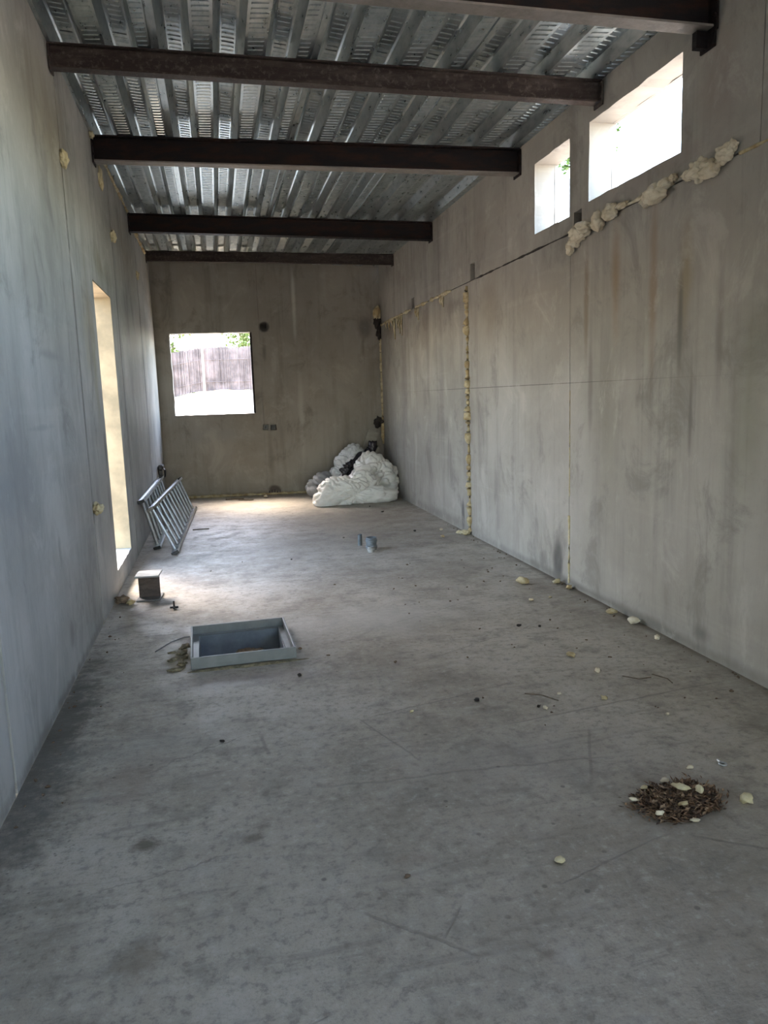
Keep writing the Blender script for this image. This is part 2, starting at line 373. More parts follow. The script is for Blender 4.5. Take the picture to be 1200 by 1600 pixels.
    for a, b, wd, k in [((.55, 3.3), (1.5, 3.55), .008, .08), ((1.1, 3.05), (2.55, 3.25), .010, .06), ((.2, 2.75), (1.6, 2.65), .012, .10), ((1.55, 2.95), (1.33, 2.5), .010, .03),
                        ((.55, 3.35), (.75, 2.8), .008, .04), ((.9, 3.9), (2.1, 4.5), .006, .08), ((1.2, 4.3), (2.2, 4.15), .006, .08), ((1.0, 4.7), (1.9, 5.2), .006, .06),
                        ((-.4, 3.05), (.05, 3.3), .010, .22), ((.1, 3.28), (.13, 3.05), .012, .05), ((.9, 1.95), (1.45, 2.12), .007, .05), ((1.45, 2.1), (1.95, 1.75), .010, .04),
                        ((.7, 5.9), (1.6, 6.3), .008, .08), ((.4, 6.2), (1.5, 6.9), .008, .10), ((1.0, 7.6), (2.2, 7.3), .012, .10), ((-.2, 9.2), (1.6, 9.0), .012, .12),
                        ((.3, 2.0), (.62, 1.72), .008, .06), ((.62, 1.95), (.52, 1.82), .006, .03), ((-.5, 2.25), (.0, 2.40), .006, .2), ((.3, 5.2), (1.2, 5.05), .006, .08),
                        ((.2, 1.65), (-.2, 1.5), .006, .05), ((1.6, 3.9), (2.4, 3.6), .008, .05)]:
        l = g.line(p, a, b, wd, warp, k); scr = l if scr is None else g.math('MAXIMUM', scr, l)
    col = g.mix(g.math('MULTIPLY', scr, .45), col, (.16, .145, .125))
    specks = g.math('MULTIPLY', g.rng(g.vor(p, 9), .11, .05), g.rng(g.noise(p, 1.3, 2), .40, .55))
    pit = g.math('MULTIPLY', g.rng(g.vor(p, 34), .22, .08), g.spot(p, (-.78, 3.2, 0), (.42, 2.2, None), warp, .8, .3))
    specks = g.math('MAXIMUM', specks, pit)
    col = g.mix(g.math('MULTIPLY', specks, .65), col, (.09, .08, .07))
    h = g.math('ADD', g.math('MULTIPLY', n3, .6), g.math('MULTIPLY', tr, .7))
    h = g.math('ADD', h, g.math('MULTIPLY', n4, .2)); h = g.math('SUBTRACT', h, g.math('MULTIPLY', scr, .35))
    return g.done(col, g.rng(n2, .3, .7, .42, .66), 0, g.bump(h, .5, .012), .5)
m_floor = floor_mat()

def galv():
    g = G('galvanised_sheet'); p = g.pos()
    v = g.noise(g.map(p, (9, 3, 9)), 3.0, 4, .6); s = g.noise(p, 40, 3)
    col = g.mix(g.rng(v, .3, .7), (.35, .395, .40), (.50, .535, .53))
    return g.done(col, g.rng(v, .3, .7, .27, .34), .85)
m_galv = galv()
def rust(name, a, b, c, dusty):
    g = G(name); p = g.pos()
    n = g.noise(g.map(p, (1.2, 1.2, 5)), 3.0, 6, .7); n2 = g.noise(p, 30, 5, .7)
    col = g.mix(g.rng(n, .4, .65), a, b)
    col = g.mix(g.math('MULTIPLY', g.rng(n2, .5, .7), dusty), col, c)
    return g.done(col, g.rng(n2, .3, .7, .45, .75), .0, g.bump(n2, .35, .003), .2)
m_beam = rust('dark_rusted_steel', (.010, .008, .009), (.026, .012, .008), (.04, .034, .03), .2)
m_beam_dusty = rust('cement_stained_steel', (.042, .030, .027), (.080, .062, .054), (.19, .165, .145), .5)
m_flange = rust('grey_flange_steel', (.18, .16, .14), (.25, .22, .20), (.30, .28, .25), .4)
def foam_mat(name, a, b, c):
    g = G(name); p = g.pos(); n = g.noise(p, 18, 5, .65); n2 = g.noise(p, 5, 4)
    col = g.mix(g.rng(n, .35, .65), a, b); col = g.mix(g.math('MULTIPLY', g.rng(n2, .5, .66), .7), col, c)
    return g.done(col, .7, 0, g.bump(n, .5, .008), .3)
m_foam = foam_mat('yellow_foam', (.52, .44, .26), (.66, .59, .40), (.42, .28, .12))
m_foam_pale = foam_mat('pale_foam', (.62, .53, .38), (.74, .67, .52), (.52, .42, .28))
m_foam_old = foam_mat('weathered_foam', (.40, .30, .15), (.58, .50, .32), (.26, .16, .07))
m_hole = plain('hole_shade_and_dirt', (.035, .028, .024), .9, 0, .4, 30, .5)  # near-black: clods, joint crust, and painted shade of hollows and the corner gap
m_alu = plain('aluminium', (.62, .64, .66), .32, 1.0, .12, 30, .08, ((.30, .30, .30), .4))
m_alu_rung = plain('aluminium_rung', (.50, .52, .54), .38, 1.0, .12, 30, .08)
m_black = plain('black_plastic', (.02, .02, .022), .35, 0, .3, 30, .2)
m_grey_pvc = plain('grey_pvc', (.13, .15, .165), .5, 0, .2, 25, .2, ((.36, .34, .31), .5))
m_box = plain('grey_painted_frame', (.20, .208, .205), .38, 0, .10, 12, .08, ((.24, .22, .19), .35))
m_box_in = plain('grey_chamber_wall', (.30, .335, .365), .5, 0, .15, 8, .1, ((.16, .15, .13), .4))
m_dirt = plain('brown_soil', (.19, .13, .085), .9, 0, .45, 25, .7)
def sheet_mat(name, a, b, rough, trans=0.0):
    g = G(name); p = g.obj(); n = g.noise(p, 6, 6, .65); n2 = g.math('MULTIPLY', g.math('ABSOLUTE', g.math('SUBTRACT', g.noise(p, 7, 3, .5, 1.2), .5)), 9.0, True)
    col = g.mix(g.rng(n, .35, .65), a, b)
    kw = {}
    if trans: kw['Transmission_Weight'] = trans
    return g.done(col, rough, 0, g.bump(g.math('ADD', n, g.math('MULTIPLY', n2, .25)), .5, .012), .5, **kw)
m_white_sack = sheet_mat('white_woven_plastic', (.80, .77, .71), (.88, .86, .81), .5)
m_dome_sack = sheet_mat('thin_white_sack', (.70, .675, .62), (.82, .79, .74), .42)
m_clear_sack = sheet_mat('milky_plastic', (.58, .60, .62), (.78, .78, .78), .25)
m_grey_sack = sheet_mat('grey_plastic', (.24, .25, .26), (.33, .34, .345), .45)
m_black_sack = sheet_mat('black_plastic_film', (.010, .010, .012), (.035, .03, .04), .22)
m_board = plain('beige_board', (.34, .31, .26), .7, 0, .12, 10, .1)
m_cleat = rust('rusty_offcut', (.07, .055, .05), (.13, .10, .085), (.22, .19, .17), .4)
m_plate = plain('light_steel_face', (.40, .41, .41), .42, .6, .15, 14, .15, ((.26, .2, .15), .4))
m_steel_grey = plain('dull_grey_steel', (.17, .175, .175), .5, .4, .25, 14, .2, ((.14, .10, .07), .4))
m_twig = plain('dry_twig', (.15, .115, .08), .8, 0, .3, 40, .3)
m_leaf1 = plain('dry_leaf_brown', (.16, .09, .05), .75, 0, .4, 30, .2)
m_leaf2 = plain('dry_leaf_tan', (.30, .20, .12), .75, 0, .3, 30, .2)
m_leaf3 = plain('dry_leaf_dark', (.06, .035, .022), .8, 0, .3, 30, .2)
m_ground = plain('pale_ground', (.44, .375, .29), .9, 0, .12, .6, .3)
m_stucco = plain('white_rough_wall', (.74, .71, .66), .85, 0, .12, 1.6, .6)
m_cane = plain('heather_cane', (.20, .16, .15), .85, 0, .35, 3, .2)
m_post = plain('pale_post', (.62, .58, .53), .7, 0, .1, 6, .2)
m_green = plain('tree_leaves', (.07, .14, .025), .6, 0, .35, 2, .1)
m_green2 = plain('yellow_green_leaves', (.12, .17, .03), .6, 0, .35, 2, .1)
m_bark = plain('tree_bark', (.13, .10, .07), .9, 0, .3, 8, .5)

# ------------------------------------------------------------------ setting: ground and floor
def flat(z0): return lambda u, v, wv: (u, v, z0 - wv)
SHAFT = (-.215, .325, 4.31, 4.90)
gr = slab('ground', [-40, XL - .2, -.26, .37, XR + .2, 40], [-40, YF - .2, 4.26, 4.95, 12.45, 60], [(-.26, .37, 4.26, 4.95)], .3, flat(-.16), m_ground)
tag(gr, 'pale earth ground around the concrete building', 'ground', kind='structure')
fl = slab('floor', cuts(XL, XR, .10, SHAFT[:2]), cuts(YF, 12.25, .10, SHAFT[2:]), [SHAFT], .15,
          lambda u, v, wv: (u, v, (0 if wv == 0 else -.15)) , m_floor)
tag(fl, 'rough stained grey concrete floor slab', 'floor', kind='structure')

# ------------------------------------------------------------------ setting: walls of precast panels with open joints
TH = .17
DOOR = (6.25, 7.25, .18, 2.455)
WIN_A = (3.94, 5.00, 2.78, 3.29); WIN_B = (5.29, 5.905, 2.75, 3.285)
WIN_BACK = (-.635, .58, 1.305, 2.555)
EXTRA_R = [(.45, 2.70, 2.25, 3.29), (-1.6, .2, 2.78, 3.29), (-4.2, -2.2, 2.78, 3.29)]  # right-hand windows out of view, added and sized to light the foreground
EXTRA_L = []
def side_wall(name, x, sgn, rows, openings, pockets, mat, label, gap=.003):
    """outer render coat plus panels in front of it; sgn = direction away from the room"""
    zt = zroof(x)
    root = slab(name, cuts(YF, 12.35, .5, [q for o in openings for q in o[:2]]), cuts(-.12, zt, .5, [q for o in openings for q in o[2:]]), openings, .03,
                lambda u, v, wv: (x + sgn * (TH + .002 + wv), u, v), mat)
    tag(root, label, 'wall', kind='structure')
    for (z0, z1, joints) in rows:
        for a, b in zip(joints[:-1], joints[1:]):
            hs = [o for o in openings + pockets if o[0] < b and o[1] > a and o[2] < z1 and o[3] > z0]
            slab('wall_panel', cuts(a + gap, b - gap, .09, [q for o in hs for q in o[:2]]), cuts(z0 + .001, z1 - .001, .09, [q for o in hs for q in o[2:]]), hs, TH,
                 lambda u, v, wv: (x + sgn * wv, u, v), mat, root, .008, .0)
    return root
POCK = [(9.72, 9.86, 2.632, 2.76), (7.36, 7.50, 2.632, 2.79), (5.10, 5.22, 2.632, 2.76)]
wr = side_wall('wall_right', XR, 1, [(0.0, 2.622, [YF, -1.78, .57, 2.92, 5.27, 7.60, 9.93, 11.86]), (2.630, 3.50, [YF, 3.30, 8.6, 11.86])], [WIN_A, WIN_B] + EXTRA_R, POCK, m_right,
               'right wall of grey precast concrete panels with two high windows')
wl = side_wall('wall_left', XL, -1, [(0.0, 3.68, [YF, -1.7, .65, 3.0, 5.35, 7.72, 10.05, 12.2])], [DOOR] + EXTRA_L, [(5.33, 5.42, .77, .84)], m_left,
               'left wall of bluish grey concrete panels with tall narrow opening', .016)
def bf(off): return lambda u, v, wv: (u, yback(u) + off + wv, v if v < 3 else 3 + (v - 3) / .68 * (zroof(u) + .045 - 3.0))
SOCK = [(.695, .785, 1.035, 1.125), (.815, .905, 1.03, 1.12)]
wbk = slab('wall_back', cuts(XL - .2, XR + .2, .5, WIN_BACK[:2]), cuts(-.12, 3.68, .5, [1.305, 2.555, 3.0]), [WIN_BACK], .03, bf(TH + .002), m_back)
tag(wbk, 'back wall of brownish concrete with square window opening', 'wall', kind='structure')
for a, b in [(XL - .17, .715), (.715, XR + .17)]:
    hs = [o for o in [WIN_BACK, (.745, .835, 2.60, 2.68)] + SOCK if o[0] < b and o[1] > a]
    slab('wall_panel', cuts(a + .001, b - .001, .09, [q for o in hs for q in o[:2]]), cuts(0, 3.68, .09, [3.0] + [q for o in hs for q in o[2:]]), hs, TH, bf(0), m_back, wbk, .010)
wf_ = slab('wall_front', cuts(XL - .2, XR + .2, .6, [-.3, 2.0]), cuts(-.12, 3.68, .6, [3.0, .0, 2.3]), [(-.3, 2.0, 0.0, 2.3)], .2, lambda u, v, wv: (u, YF - wv, v if v < 3 else 3 + (v - 3) / .68 * (zroof(u) - 3.0)), m_back)  # its wide doorway is added out of view to brighten the room
tag(wf_, 'front end wall of concrete behind the camera', 'wall', kind='structure')
# yellowish mortar lining, darkened to hold down glare, added to the reveals of the tall opening in the left wall
m_reveal = plain('beige_reveal_mortar', (.27, .215, .135), .8, 0, .25, 3, .4, ((.16, .12, .07), .4))
for lab, lo, hi in (('far beige side of the tall opening', (XL - TH, 7.240, .182), (XL - .001, 7.249, 2.453)), ('near beige side of the tall opening', (XL - TH, 6.251, .182), (XL - .001, 6.260, 2.453)),
                    ('beige top of the tall opening', (XL - TH, 6.261, 2.442), (XL - .001, 7.239, 2.452))):
    k = MB(); k.box(lo, hi); tag(k.build('reveal_lining', m_reveal, wl), lab)
# reveal strip of the back window, dark strip down its right edge
k = MB(); k.box((.572, yback(.58) - .006, 1.31), (.600, yback(.58) + .05, 2.55)); tag(k.build('edge_strip', m_beam, wbk), 'dark strip down the right edge of the window')

# ------------------------------------------------------------------ setting: trapezoidal deck
PER = .318; C0 = -.585; HR = .07
ceil = empty('ceiling', (0, 0, 3.6)); tag(ceil, 'roof of galvanised trapezoidal steel decking', 'ceiling', kind='structure')
def deck_sheet(c_first, y0, y1):
    prof = []; flats = []
    for i in range(3):
        c = c_first + i * PER
        if i == 0:
            prof += [(c + .028, .0), (c + .065, .0)]          # right part of the lapped flat
        else:
            prof += [(c - .065, 0), (c + .065, 0)]; flats.append((c, 0, .048))
        prof += [(c + .100, HR), (c + .112, HR + .005), (c + .206, HR + .005), (c + .218, HR)]; flats.append((c + .159, HR + .005, .038))
    c = c_first + 3 * PER
    prof += [(c - .065, 0), (c + .012, 0), (c + .016, .010), (c + .026, .010), (c + .0265, -.004), (c + .040, -.004)]; flats.append((c - .028, 0, .032))
    V = []; F = []; n = len(prof); t = .0012
    ys = [y0, y1]
    for yy in ys:
        for x, z in prof: V.append((x, yy, zroof(x) + z))
        for x, z in prof: V.append((x, yy, zroof(x) + z + t))
    for i in range(n - 1):
        F.append((i, i + 1, 2 * n + i + 1, 2 * n + i)); F.append((n + i, 3 * n + i, 3 * n + i + 1, n + i + 1))
    F.append((0, 2 * n, 3 * n, n)); F.append((n - 1, 2 * n - 1, 4 * n - 1, 3 * n - 1))
    for o_ in (0, 2 * n):
        for i in range(n - 1): F.append((o_ + i, o_ + n + i, o_ + n + i + 1, o_ + i + 1))
    o = link_mesh('deck_sheet', V, F, m_galv, ceil, False, (c_first, 0, 0)); o.location = (c_first, 0, -3.6)
    V = []; F = []
    for (c, z, hw) in flats:
        y = 2.6
        sl = (-.22 if z < .01 else .14)
        while y < 12.4:
            k0 = len(V)
            for (du, dv, dz) in ((-hw, -.011, 0), (hw, -.011, 0), (hw, .011, 0), (-hw, .011, 0), (-hw + .006, -.004, -.0042), (hw - .006, -.004, -.0042), (hw - .006, .004, -.0042), (-hw + .006, .004, -.0042)):
                x = c + du; V.append((x, y + dv + du * sl, zroof(x) + z + dz - .0003))
            F += [tuple(k0 + a for a in q) for q in ((4, 5, 6, 7), (0, 1, 5, 4), (1, 2, 6, 5), (2, 3, 7, 6), (3, 0, 4, 7))]
            y += .056
    e = link_mesh('embossing', V, F, m_galv, o, False, (c_first, 0, 0)); e.location = (0, 0, 0); e['kind'] = 'stuff'
    # screws with dark washers along the lap
    return o
for q in range(-1, 4): deck_sheet(C0 + PER + (q - 1) * 3 * PER, YF - .15, 12.62)

# ------------------------------------------------------------------ steel beams
def beam(yl, yr, h, wd, mat, mflange, label, cleat=None):
    x0, x1 = XL + .004, XR - .004
    top0, top1 = zroof(x0) - .0045 - .001, zroof(x1) - .0045 - .001
    root = empty('steel_beam', ((x0 + x1) / 2, (yl + yr) / 2, (top0 + top1) / 2 - h))
    tag(root, label, 'beam', 'steel beams carrying the roof deck')
    base = root.location
    def pc(name, o0, o1, a, b, m):
        V = []
        for (x, yy, tp) in ((x0, yl, top0), (x1, yr, top1)):
            for oy in (o0, o1):
                for oz in (a, b): V.append((x - base.x, yy + oy - base.y, tp + oz - base.z))
        return link_mesh(name, V, [(0, 1, 3, 2), (4, 6, 7, 5), (0, 4, 5, 1), (2, 3, 7, 6), (0, 2, 6, 4), (1, 5, 7, 3)], m, root)
    tf = .011 if h > .17 else .009
    pc('top_flange', -wd / 2, wd / 2, -tf, 0, mat)
    pc('bottom_flange', -wd / 2, wd / 2, -h, -h + tf, mflange)
    pc('web', -.004, .004, -h + tf, -tf, mat)
    for side, (x, yy, tp, s) in enumerate(((x0, yl, top0, 1), (x1, yr, top1, -1))):
        b = MB(); xa, xb = (x, x + .010) if s > 0 else (x - .010, x)
        b.box((xa - base.x, yy - wd * .75 - base.y, tp - h - .02 - base.z), (xb - base.x, yy + wd * .75 - base.y, tp - .015 - base.z), None, .002)
        pl = b.build('end_plate', mat, root)
        if side == 1 or h > .17:
            for by in (-.6, .6):
                for bz in (.25, .75):
                    k_ = MB(); cx = x + s * .010; cy = yy + by * wd - base.y; cz = tp - h * bz - base.z
                    k_.tube([(cx - base.x, cy, cz), (cx - base.x + s * .008, cy, cz)], .010, 6, True); k_.build('bolt', mat, pl)
    if cleat:
        b = MB(); x = x1; yy = yr; zb = top1 - h - base.z
        b.box((x - .075 - base.x, yy - .005 - base.y, zb - .085), (x - base.x, yy + .005 + .03 - base.y, zb - .002), None, .002)
        b.box((x - .012 - base.x, yy - .06 - base.y, zb - .095), (x - base.x, yy + .06 - base.y, zb - .022), None, .002)
        b.build('cleat', mat, root)
    return root
beam(4.00, 3.71, .20, .10, m_beam, m_flange, 'dark deep steel beam nearest the camera, cut off by the top edge of the picture', True)
beam(5.24, 4.86, .14, .075, m_beam_dusty, m_beam_dusty, 'shallow brown cement-stained steel beam, second from the camera, ending beside the larger high window')
beam(6.88, 6.24, .20, .10, m_beam, m_flange, 'deep near-black steel beam with rusty lower edge, ending beside the smaller high window')
beam(9.50, 8.88, .20, .10, m_beam, m_beam, 'deep black steel beam between the third beam and the one at the back wall')
beam(11.70, 10.85, .14, .075, m_beam_dusty, m_beam_dusty, 'shallow brown steel beam farthest away, just in front of the back wall')

# ------------------------------------------------------------------ foam in the joints and blobs
def foam_bead(name, pts, rad, mat, label, group=None, seed=1, step=.03, n=8, var=.45, cat='foam'):
    P = []; R = []
    for (a, b) in zip(pts[:-1], pts[1:]):
        a = Vector(a); b = Vector(b); m = max(1, int((b - a).length / step))
        for i in range(m): P.append(a.lerp(b, i / m))
    P.append(Vector(pts[-1]))
    for i, p in enumerate(P):
        q = noise.noise(Vector((i * .37 + seed * 11, seed, .5))) ; q2 = noise.noise(Vector((i * .11, seed * 2, 4.5)))
        R.append(max(.25 * rad, rad * (1 + var * q * 1.6 + var * q2)))
        p += Vector((0, noise.noise(Vector((i * .2, seed, 9))) * rad * .5, noise.noise(Vector((i * .2, 3, seed))) * rad * .3))
    b = MB(); b.tube(P, R, n)
    c = P[len(P) // 2]; o = b.build(name, mat, None, True, (c.x, c.y, c.z)); tag(o, label, cat, group); return o
def blobs(name, lst, mat, label, group=None, sub=4, amp=.3, cat='foam'):
    b = MB()
    for i, (c, r) in enumerate(lst):
        v, f = lump(c, r, hash((round(c[0] * 50), round(c[1] * 50), i)) % 97, sub, amp, 1.9); b.add(v, f)
    c = lst[0][0]; o = b.build(name, mat, None, True, c); tag(o, label, cat, group); return o

foam_bead('foam_bead', [(2.585, 7.60, .03), (2.583, 7.60, .9), (2.583, 7.60, 1.9), (2.585, 7.60, 2.59)], .030, m_foam_old,
          'long ragged yellow foam seam down the middle panel joint of the right wall', seed=3, step=.022, n=10, var=.7)
blobs('foam_blob', [((2.535, 7.62, .025), (.045, .06, .025)), ((2.50, 7.68, .018), (.04, .05, .018))], m_foam, 'yellow foam foot where the middle foam seam meets the floor')
foam_bead('foam_bead', [(2.583, 11.82, .75), (2.583, 11.82, 1.5), (2.583, 11.82, 2.42)], .022, m_foam, 'thin pale foam seam in the far right corner above the sacks', seed=5, var=.25)
foam_bead('foam_bead', [(2.57, 11.80, .80), (2.565, 11.78, 1.08)], .028, m_foam_old, 'drooping brown foam tongue low in the far right corner', seed=6)
foam_bead('foam_bead', [(2.588, 5.262, .02), (2.588, 5.262, .55)], .008, m_foam, 'narrow pale foam line at the foot of the near panel joint, right wall', seed=8)
foam_bead('foam_bead', [(2.589, 5.262, .7), (2.589, 5.262, 1.5)], .004, m_foam, 'hair-thin foam trace in the near panel joint of the right wall', seed=9)
bead_far = foam_bead('foam_bead', [(2.585, 11.72, 2.60), (2.585, 10.35, 2.615), (2.587, 9.9, 2.62)], .018, m_foam, 'dripping yellow foam line along the far end of the horizontal joint', seed=11, var=.6)
bead_mid = foam_bead('foam_bead', [(2.585, 9.62, 2.62), (2.587, 9.1, 2.62)], .017, m_foam, 'short yellow foam line just left of the middle lifting pocket', seed=12, var=.7)
bead_near = foam_bead('foam_bead', [(2.585, 8.95, 2.62), (2.587, 8.15, 2.62)], .017, m_foam, 'lumpy foam line in the horizontal joint left of the long vertical seam', seed=13, var=.8)
def drips(parent, lst):
    for y, l, r in lst:
        b = MB(); b.tube([(2.578, y, 2.605), (2.574, y + .01, 2.61 - l * .5), (2.580, y, 2.61 - l)], [r, r * .9, r * .35], 7)
        o = b.build('drip', m_foam, None, True, tuple(parent.location)); o.location = (0, 0, 0); o.parent = parent
drips(bead_far, [(11.35, .10, .016), (11.15, .14, .016), (10.95, .10, .018), (10.80, .30, .020), (10.62, .16, .018), (10.50, .25, .018), (10.38, .28, .016)])
drips(bead_mid, [(9.60, .11, .022), (9.5, .16, .022)]); drips(bead_near, [(8.5, .10, .02), (8.42, .13, .02)])
# the big pale lumps below the high windows
blobs('foam_lump', [((2.56, 5.15, 2.545), (.045, .05, .045)), ((2.55, 5.20, 2.51), (.03, .03, .05)), ((2.545, 5.05, 2.585), (.055, .11, .055)), ((2.54, 4.98, 2.60), (.05, .09, .045))], m_foam_pale,
      'largest pale foam lump below the smaller high window, beside a dark pocket', amp=.22)
blobs('foam_lump', [((2.555, 4.80, 2.605), (.045, .055, .065))], m_foam_pale, 'egg-shaped pale foam lump second from the left under the windows', amp=.2)
blobs('foam_lump', [((2.555, 4.64, 2.625), (.045, .07, .05)), ((2.57, 4.52, 2.64), (.025, .07, .02))], m_foam_pale, 'rounded pale foam lump third from the left under the windows', amp=.25)
foam_bead('foam_bead', [(2.585, 4.52, 2.635), (2.585, 4.30, 2.635)], .014, m_foam_pale, 'thin pale foam link between the lumps under the large high window', seed=15)
blobs('foam_lump', [((2.565, 4.24, 2.60), (.035, .035, .04)), ((2.545, 4.12, 2.605), (.055, .085, .052)), ((2.56, 4.03, 2.64), (.04, .05, .03)), ((2.57, 3.97, 2.655), (.025, .03, .02))], m_foam_pale,
      'pale foam lump with a drooping belly below the middle of the large high window', amp=.25)
blobs('foam_lump', [((2.57, 3.82, 2.63), (.03, .05, .03)), ((2.545, 3.70, 2.615), (.055, .07, .055)), ((2.55, 3.62, 2.60), (.05, .06, .045)), ((2.56, 3.52, 2.645), (.04, .05, .04)), ((2.57, 3.47, 2.67), (.025, .025, .025))], m_foam_pale,
      'widest knobbly pale foam lump near the right edge of the picture', amp=.3)
foam_bead('foam_bead', [(2.589, 3.44, 2.625), (2.589, 2.95, 2.625)], .010, m_foam_old, 'thin brown foam line in the joint at the right edge of the picture', seed=17)
foam_bead('foam_bead', [(2.589, 7.3, 2.625), (2.589, 6.2, 2.625), (2.589, 5.3, 2.625)], .006, m_hole, 'dark crusty line of the horizontal joint left of the small window', seed=19, var=.7, cat='joint crust')
# corner pockets by the corner foam, near-black lumps painting the shade inside them
blobs('foam_plug', [((2.53, 11.78, 2.78), (.06, .06, .11))], m_foam, 'pale cone of foam stuffed in the far right corner pocket', amp=.2)
blobs('corner_pocket', [((2.55, 11.80, 2.66), (.07, .06, .10)), ((2.56, 11.80, 2.50), (.04, .04, .12))], m_hole, 'black broken hollow in the far right corner under the foam plug', amp=.35, cat='hole')
blobs('corner_pocket', [((2.50, 11.80, 1.10), (.07, .05, .08))], m_hole, 'small dark broken hollow low in the far right corner above the sacks', amp=.35, cat='hole')
# left wall dabs
blobs('foam_dab', [((-.845, 5.34, 3.05), (.03, .05, .055))], m_foam, 'yellow foam dab high on the nearest joint of the left wall')
blobs('foam_dab', [((-.845, 7.69, 3.06), (.03, .07, .055))], m_foam, 'yellow foam dab between the two middle beams on the left wall')
blobs('foam_dab', [((-.85, 10.02, 3.07), (.022, .07, .05))], m_foam, 'small yellow foam dab near the far end of the left wall')
blobs('foam_dab', [((-.835, 5.40, .805), (.035, .04, .04))], m_foam, 'round foam plug in the hole low on the nearest left wall joint')
blobs('foam_dab', [((-.845, 6.78, 3.655), (.02, .035, .028))], m_foam, 'small foam dab above the left end of the third beam')
blobs('foam_dab', [((-.845, 7.15, 3.42), (.02, .05, .08))], m_foam, 'drooping foam dab just behind the left end of the third beam')
foam_bead('foam_bead', [(-.852, 7.3, 3.672), (-.852, 9.35, 3.672)], .014, m_foam_old, 'rough foam line where left wall meets the roof, past the third beam', seed=21, var=.7)
foam_bead('foam_bead', [(-.852, 9.9, 3.60), (-.852, 11.5, 3.60)], .018, m_foam_old, 'rough foam line under the roof at the far end of the left wall', seed=22, var=.8)
foam_bead('foam_bead', [(-.55, yback(-.5) - .012, .018), (.3, yback(.3) - .012, .018), (1.4, yback(1.4) - .012, .018)], .022, m_foam_old,
          'flat brownish foam line along the foot of the back wall', seed=24, var=.4)

# electrical back-boxes in the back wall
for i, (o_, lab) in enumerate(zip(SOCK, ('left one of the two square socket boxes in the back wall', 'right, darker one of the two socket boxes in the back wall'))):
    u0, u1, v0, v1 = o_; yb = yback((u0 + u1) / 2) + .035
    r_ = empty('socket_box', ((u0 + u1) / 2, yb, v0)); tag(r_, lab, 'socket box', 'socket boxes in the back wall')
    W2 = (u1 - u0) / 2 - .012; H2 = v1 - v0
    b = MB(); b.box((-W2, 0, .012), (W2, .004, H2 - .012))
    b.box((-W2, -.03, .012), (-W2 + .008, 0, H2 - .012)); b.box((W2 - .008, -.03, .012), (W2, 0, H2 - .012)); b.box((-W2, -.03, .012), (W2, 0, .02)); b.box((-W2, -.03, H2 - .02), (W2, 0, H2 - .012))
    b.build('box_shell', m_black if i else m_steel_grey, r_)
    b = MB(); b.tube([(-.01, -.002, .03), (.0, -.02, .045), (.012, -.025, .035)], .004, 5); b.tube([(.012, -.002, .06), (.004, -.02, .05), (-.01, -.028, .055)], .004, 5); b.build('wire', m_black, r_)

# ------------------------------------------------------------------ floor chamber with raised steel rim
fr = empty('floor_chamber', (.055, 4.60, 0)); tag(fr, 'square grey chamber with raised rim sunk into the floor', 'access chamber')
x0, x1, y0, y1 = -.285 + .0, .325, 4.30, 4.93
RZ = Matrix.Translation((.055, 4.60, 0)) @ Matrix.Rotation(math.radians(1.5), 4, 'Z') @ Matrix.Translation((-.055, -4.60, 0))
def rimpart(name, lo, hi, m, ch=.002):
    b = MB(); b.box(lo, hi, RZ, ch); o = b.build(name, m, fr, False, (.055, 4.60, 0)); o.location = (0, 0, 0); return o
X0, X1, Y0, Y1 = -.245, .355, 4.24, 4.88
rimpart('rim_side', (X0, Y0, .002), (X1, Y0 + .012, .07), m_box)
rimpart('rim_side', (X0, Y1 - .012, .002), (X1, Y1, .07), m_box)
rimpart('rim_side', (X0, Y0 + .012, .002), (X0 + .012, Y1 - .012, .07), m_box)
rimpart('rim_side', (X1 - .012, Y0 + .012, .002), (X1, Y1 - .012, .07), m_box)
b = MB()
for lo, hi in (((X0 + .012, Y0 + .012, .012), (X1 - .012, Y0 + .06, .018)), ((X0 + .012, Y1 - .045, .012), (X1 - .012, Y1 - .012, .018)),
               ((X0 + .012, Y0 + .06, .012), (X0 + .045, Y1 - .045, .018)), ((X1 - .045, Y0 + .06, .012), (X1 - .012, Y1 - .045, .018))): b.box(lo, hi, RZ)
o = b.build('seat_ledge', m_box, fr, False, (.055, 4.60, 0)); o.location = (0, 0, 0)
b = MB(); i0, i1, j0, j1 = -.205, .312, 4.325, 4.885
for lo, hi in (((i0, j0, -.50), (i1, j0 + .006, .012)), ((i0, j1 - .006, -.50), (i1, j1, .012)), ((i0, j0, -.50), (i0 + .006, j1, .012)), ((i1 - .006, j0, -.50), (i1, j1, .012)), ((i0, j0, -.50), (i1, j1, -.49))): b.box(lo, hi)
o = b.build('chamber_wall', m_box_in, fr, False, (.055, 4.60, 0)); o.location = (0, 0, 0)
# soil and leaves in the bottom
V = []; F = []
for i in range(21):
    for j in range(21):
        x = i0 + .007 + (i1 - i0 - .014) * i / 20; y = j0 + .007 + (j1 - j0 - .014) * j / 20
        V.append((x, y, -.19 + .04 * noise.noise(Vector((x * 6, y * 6, 0))) + .04 * noise.noise(Vector((x * 22, y * 22, 4)))))
for i in range(20):
    for j in range(20): F.append((i * 21 + j, (i + 1) * 21 + j, (i + 1) * 21 + j + 1, i * 21 + j + 1))
n0 = len(V)
for i in range(21):
    for j in range(21): V.append((V[i * 21 + j][0], V[i * 21 + j][1], -.489))
F += [(n0 + a[0], n0 + a[3], n0 + a[2], n0 + a[1]) for a in F[:400]]
ring = [i * 21 for i in range(21)] + [20 * 21 + j for j in range(1, 21)] + [i * 21 + 20 for i in range(19, -1, -1)] + [j for j in range(19, 0, -1)]
for a, c in zip(ring, ring[1:] + ring[:1]): F.append((a, c, c + n0, a + n0))
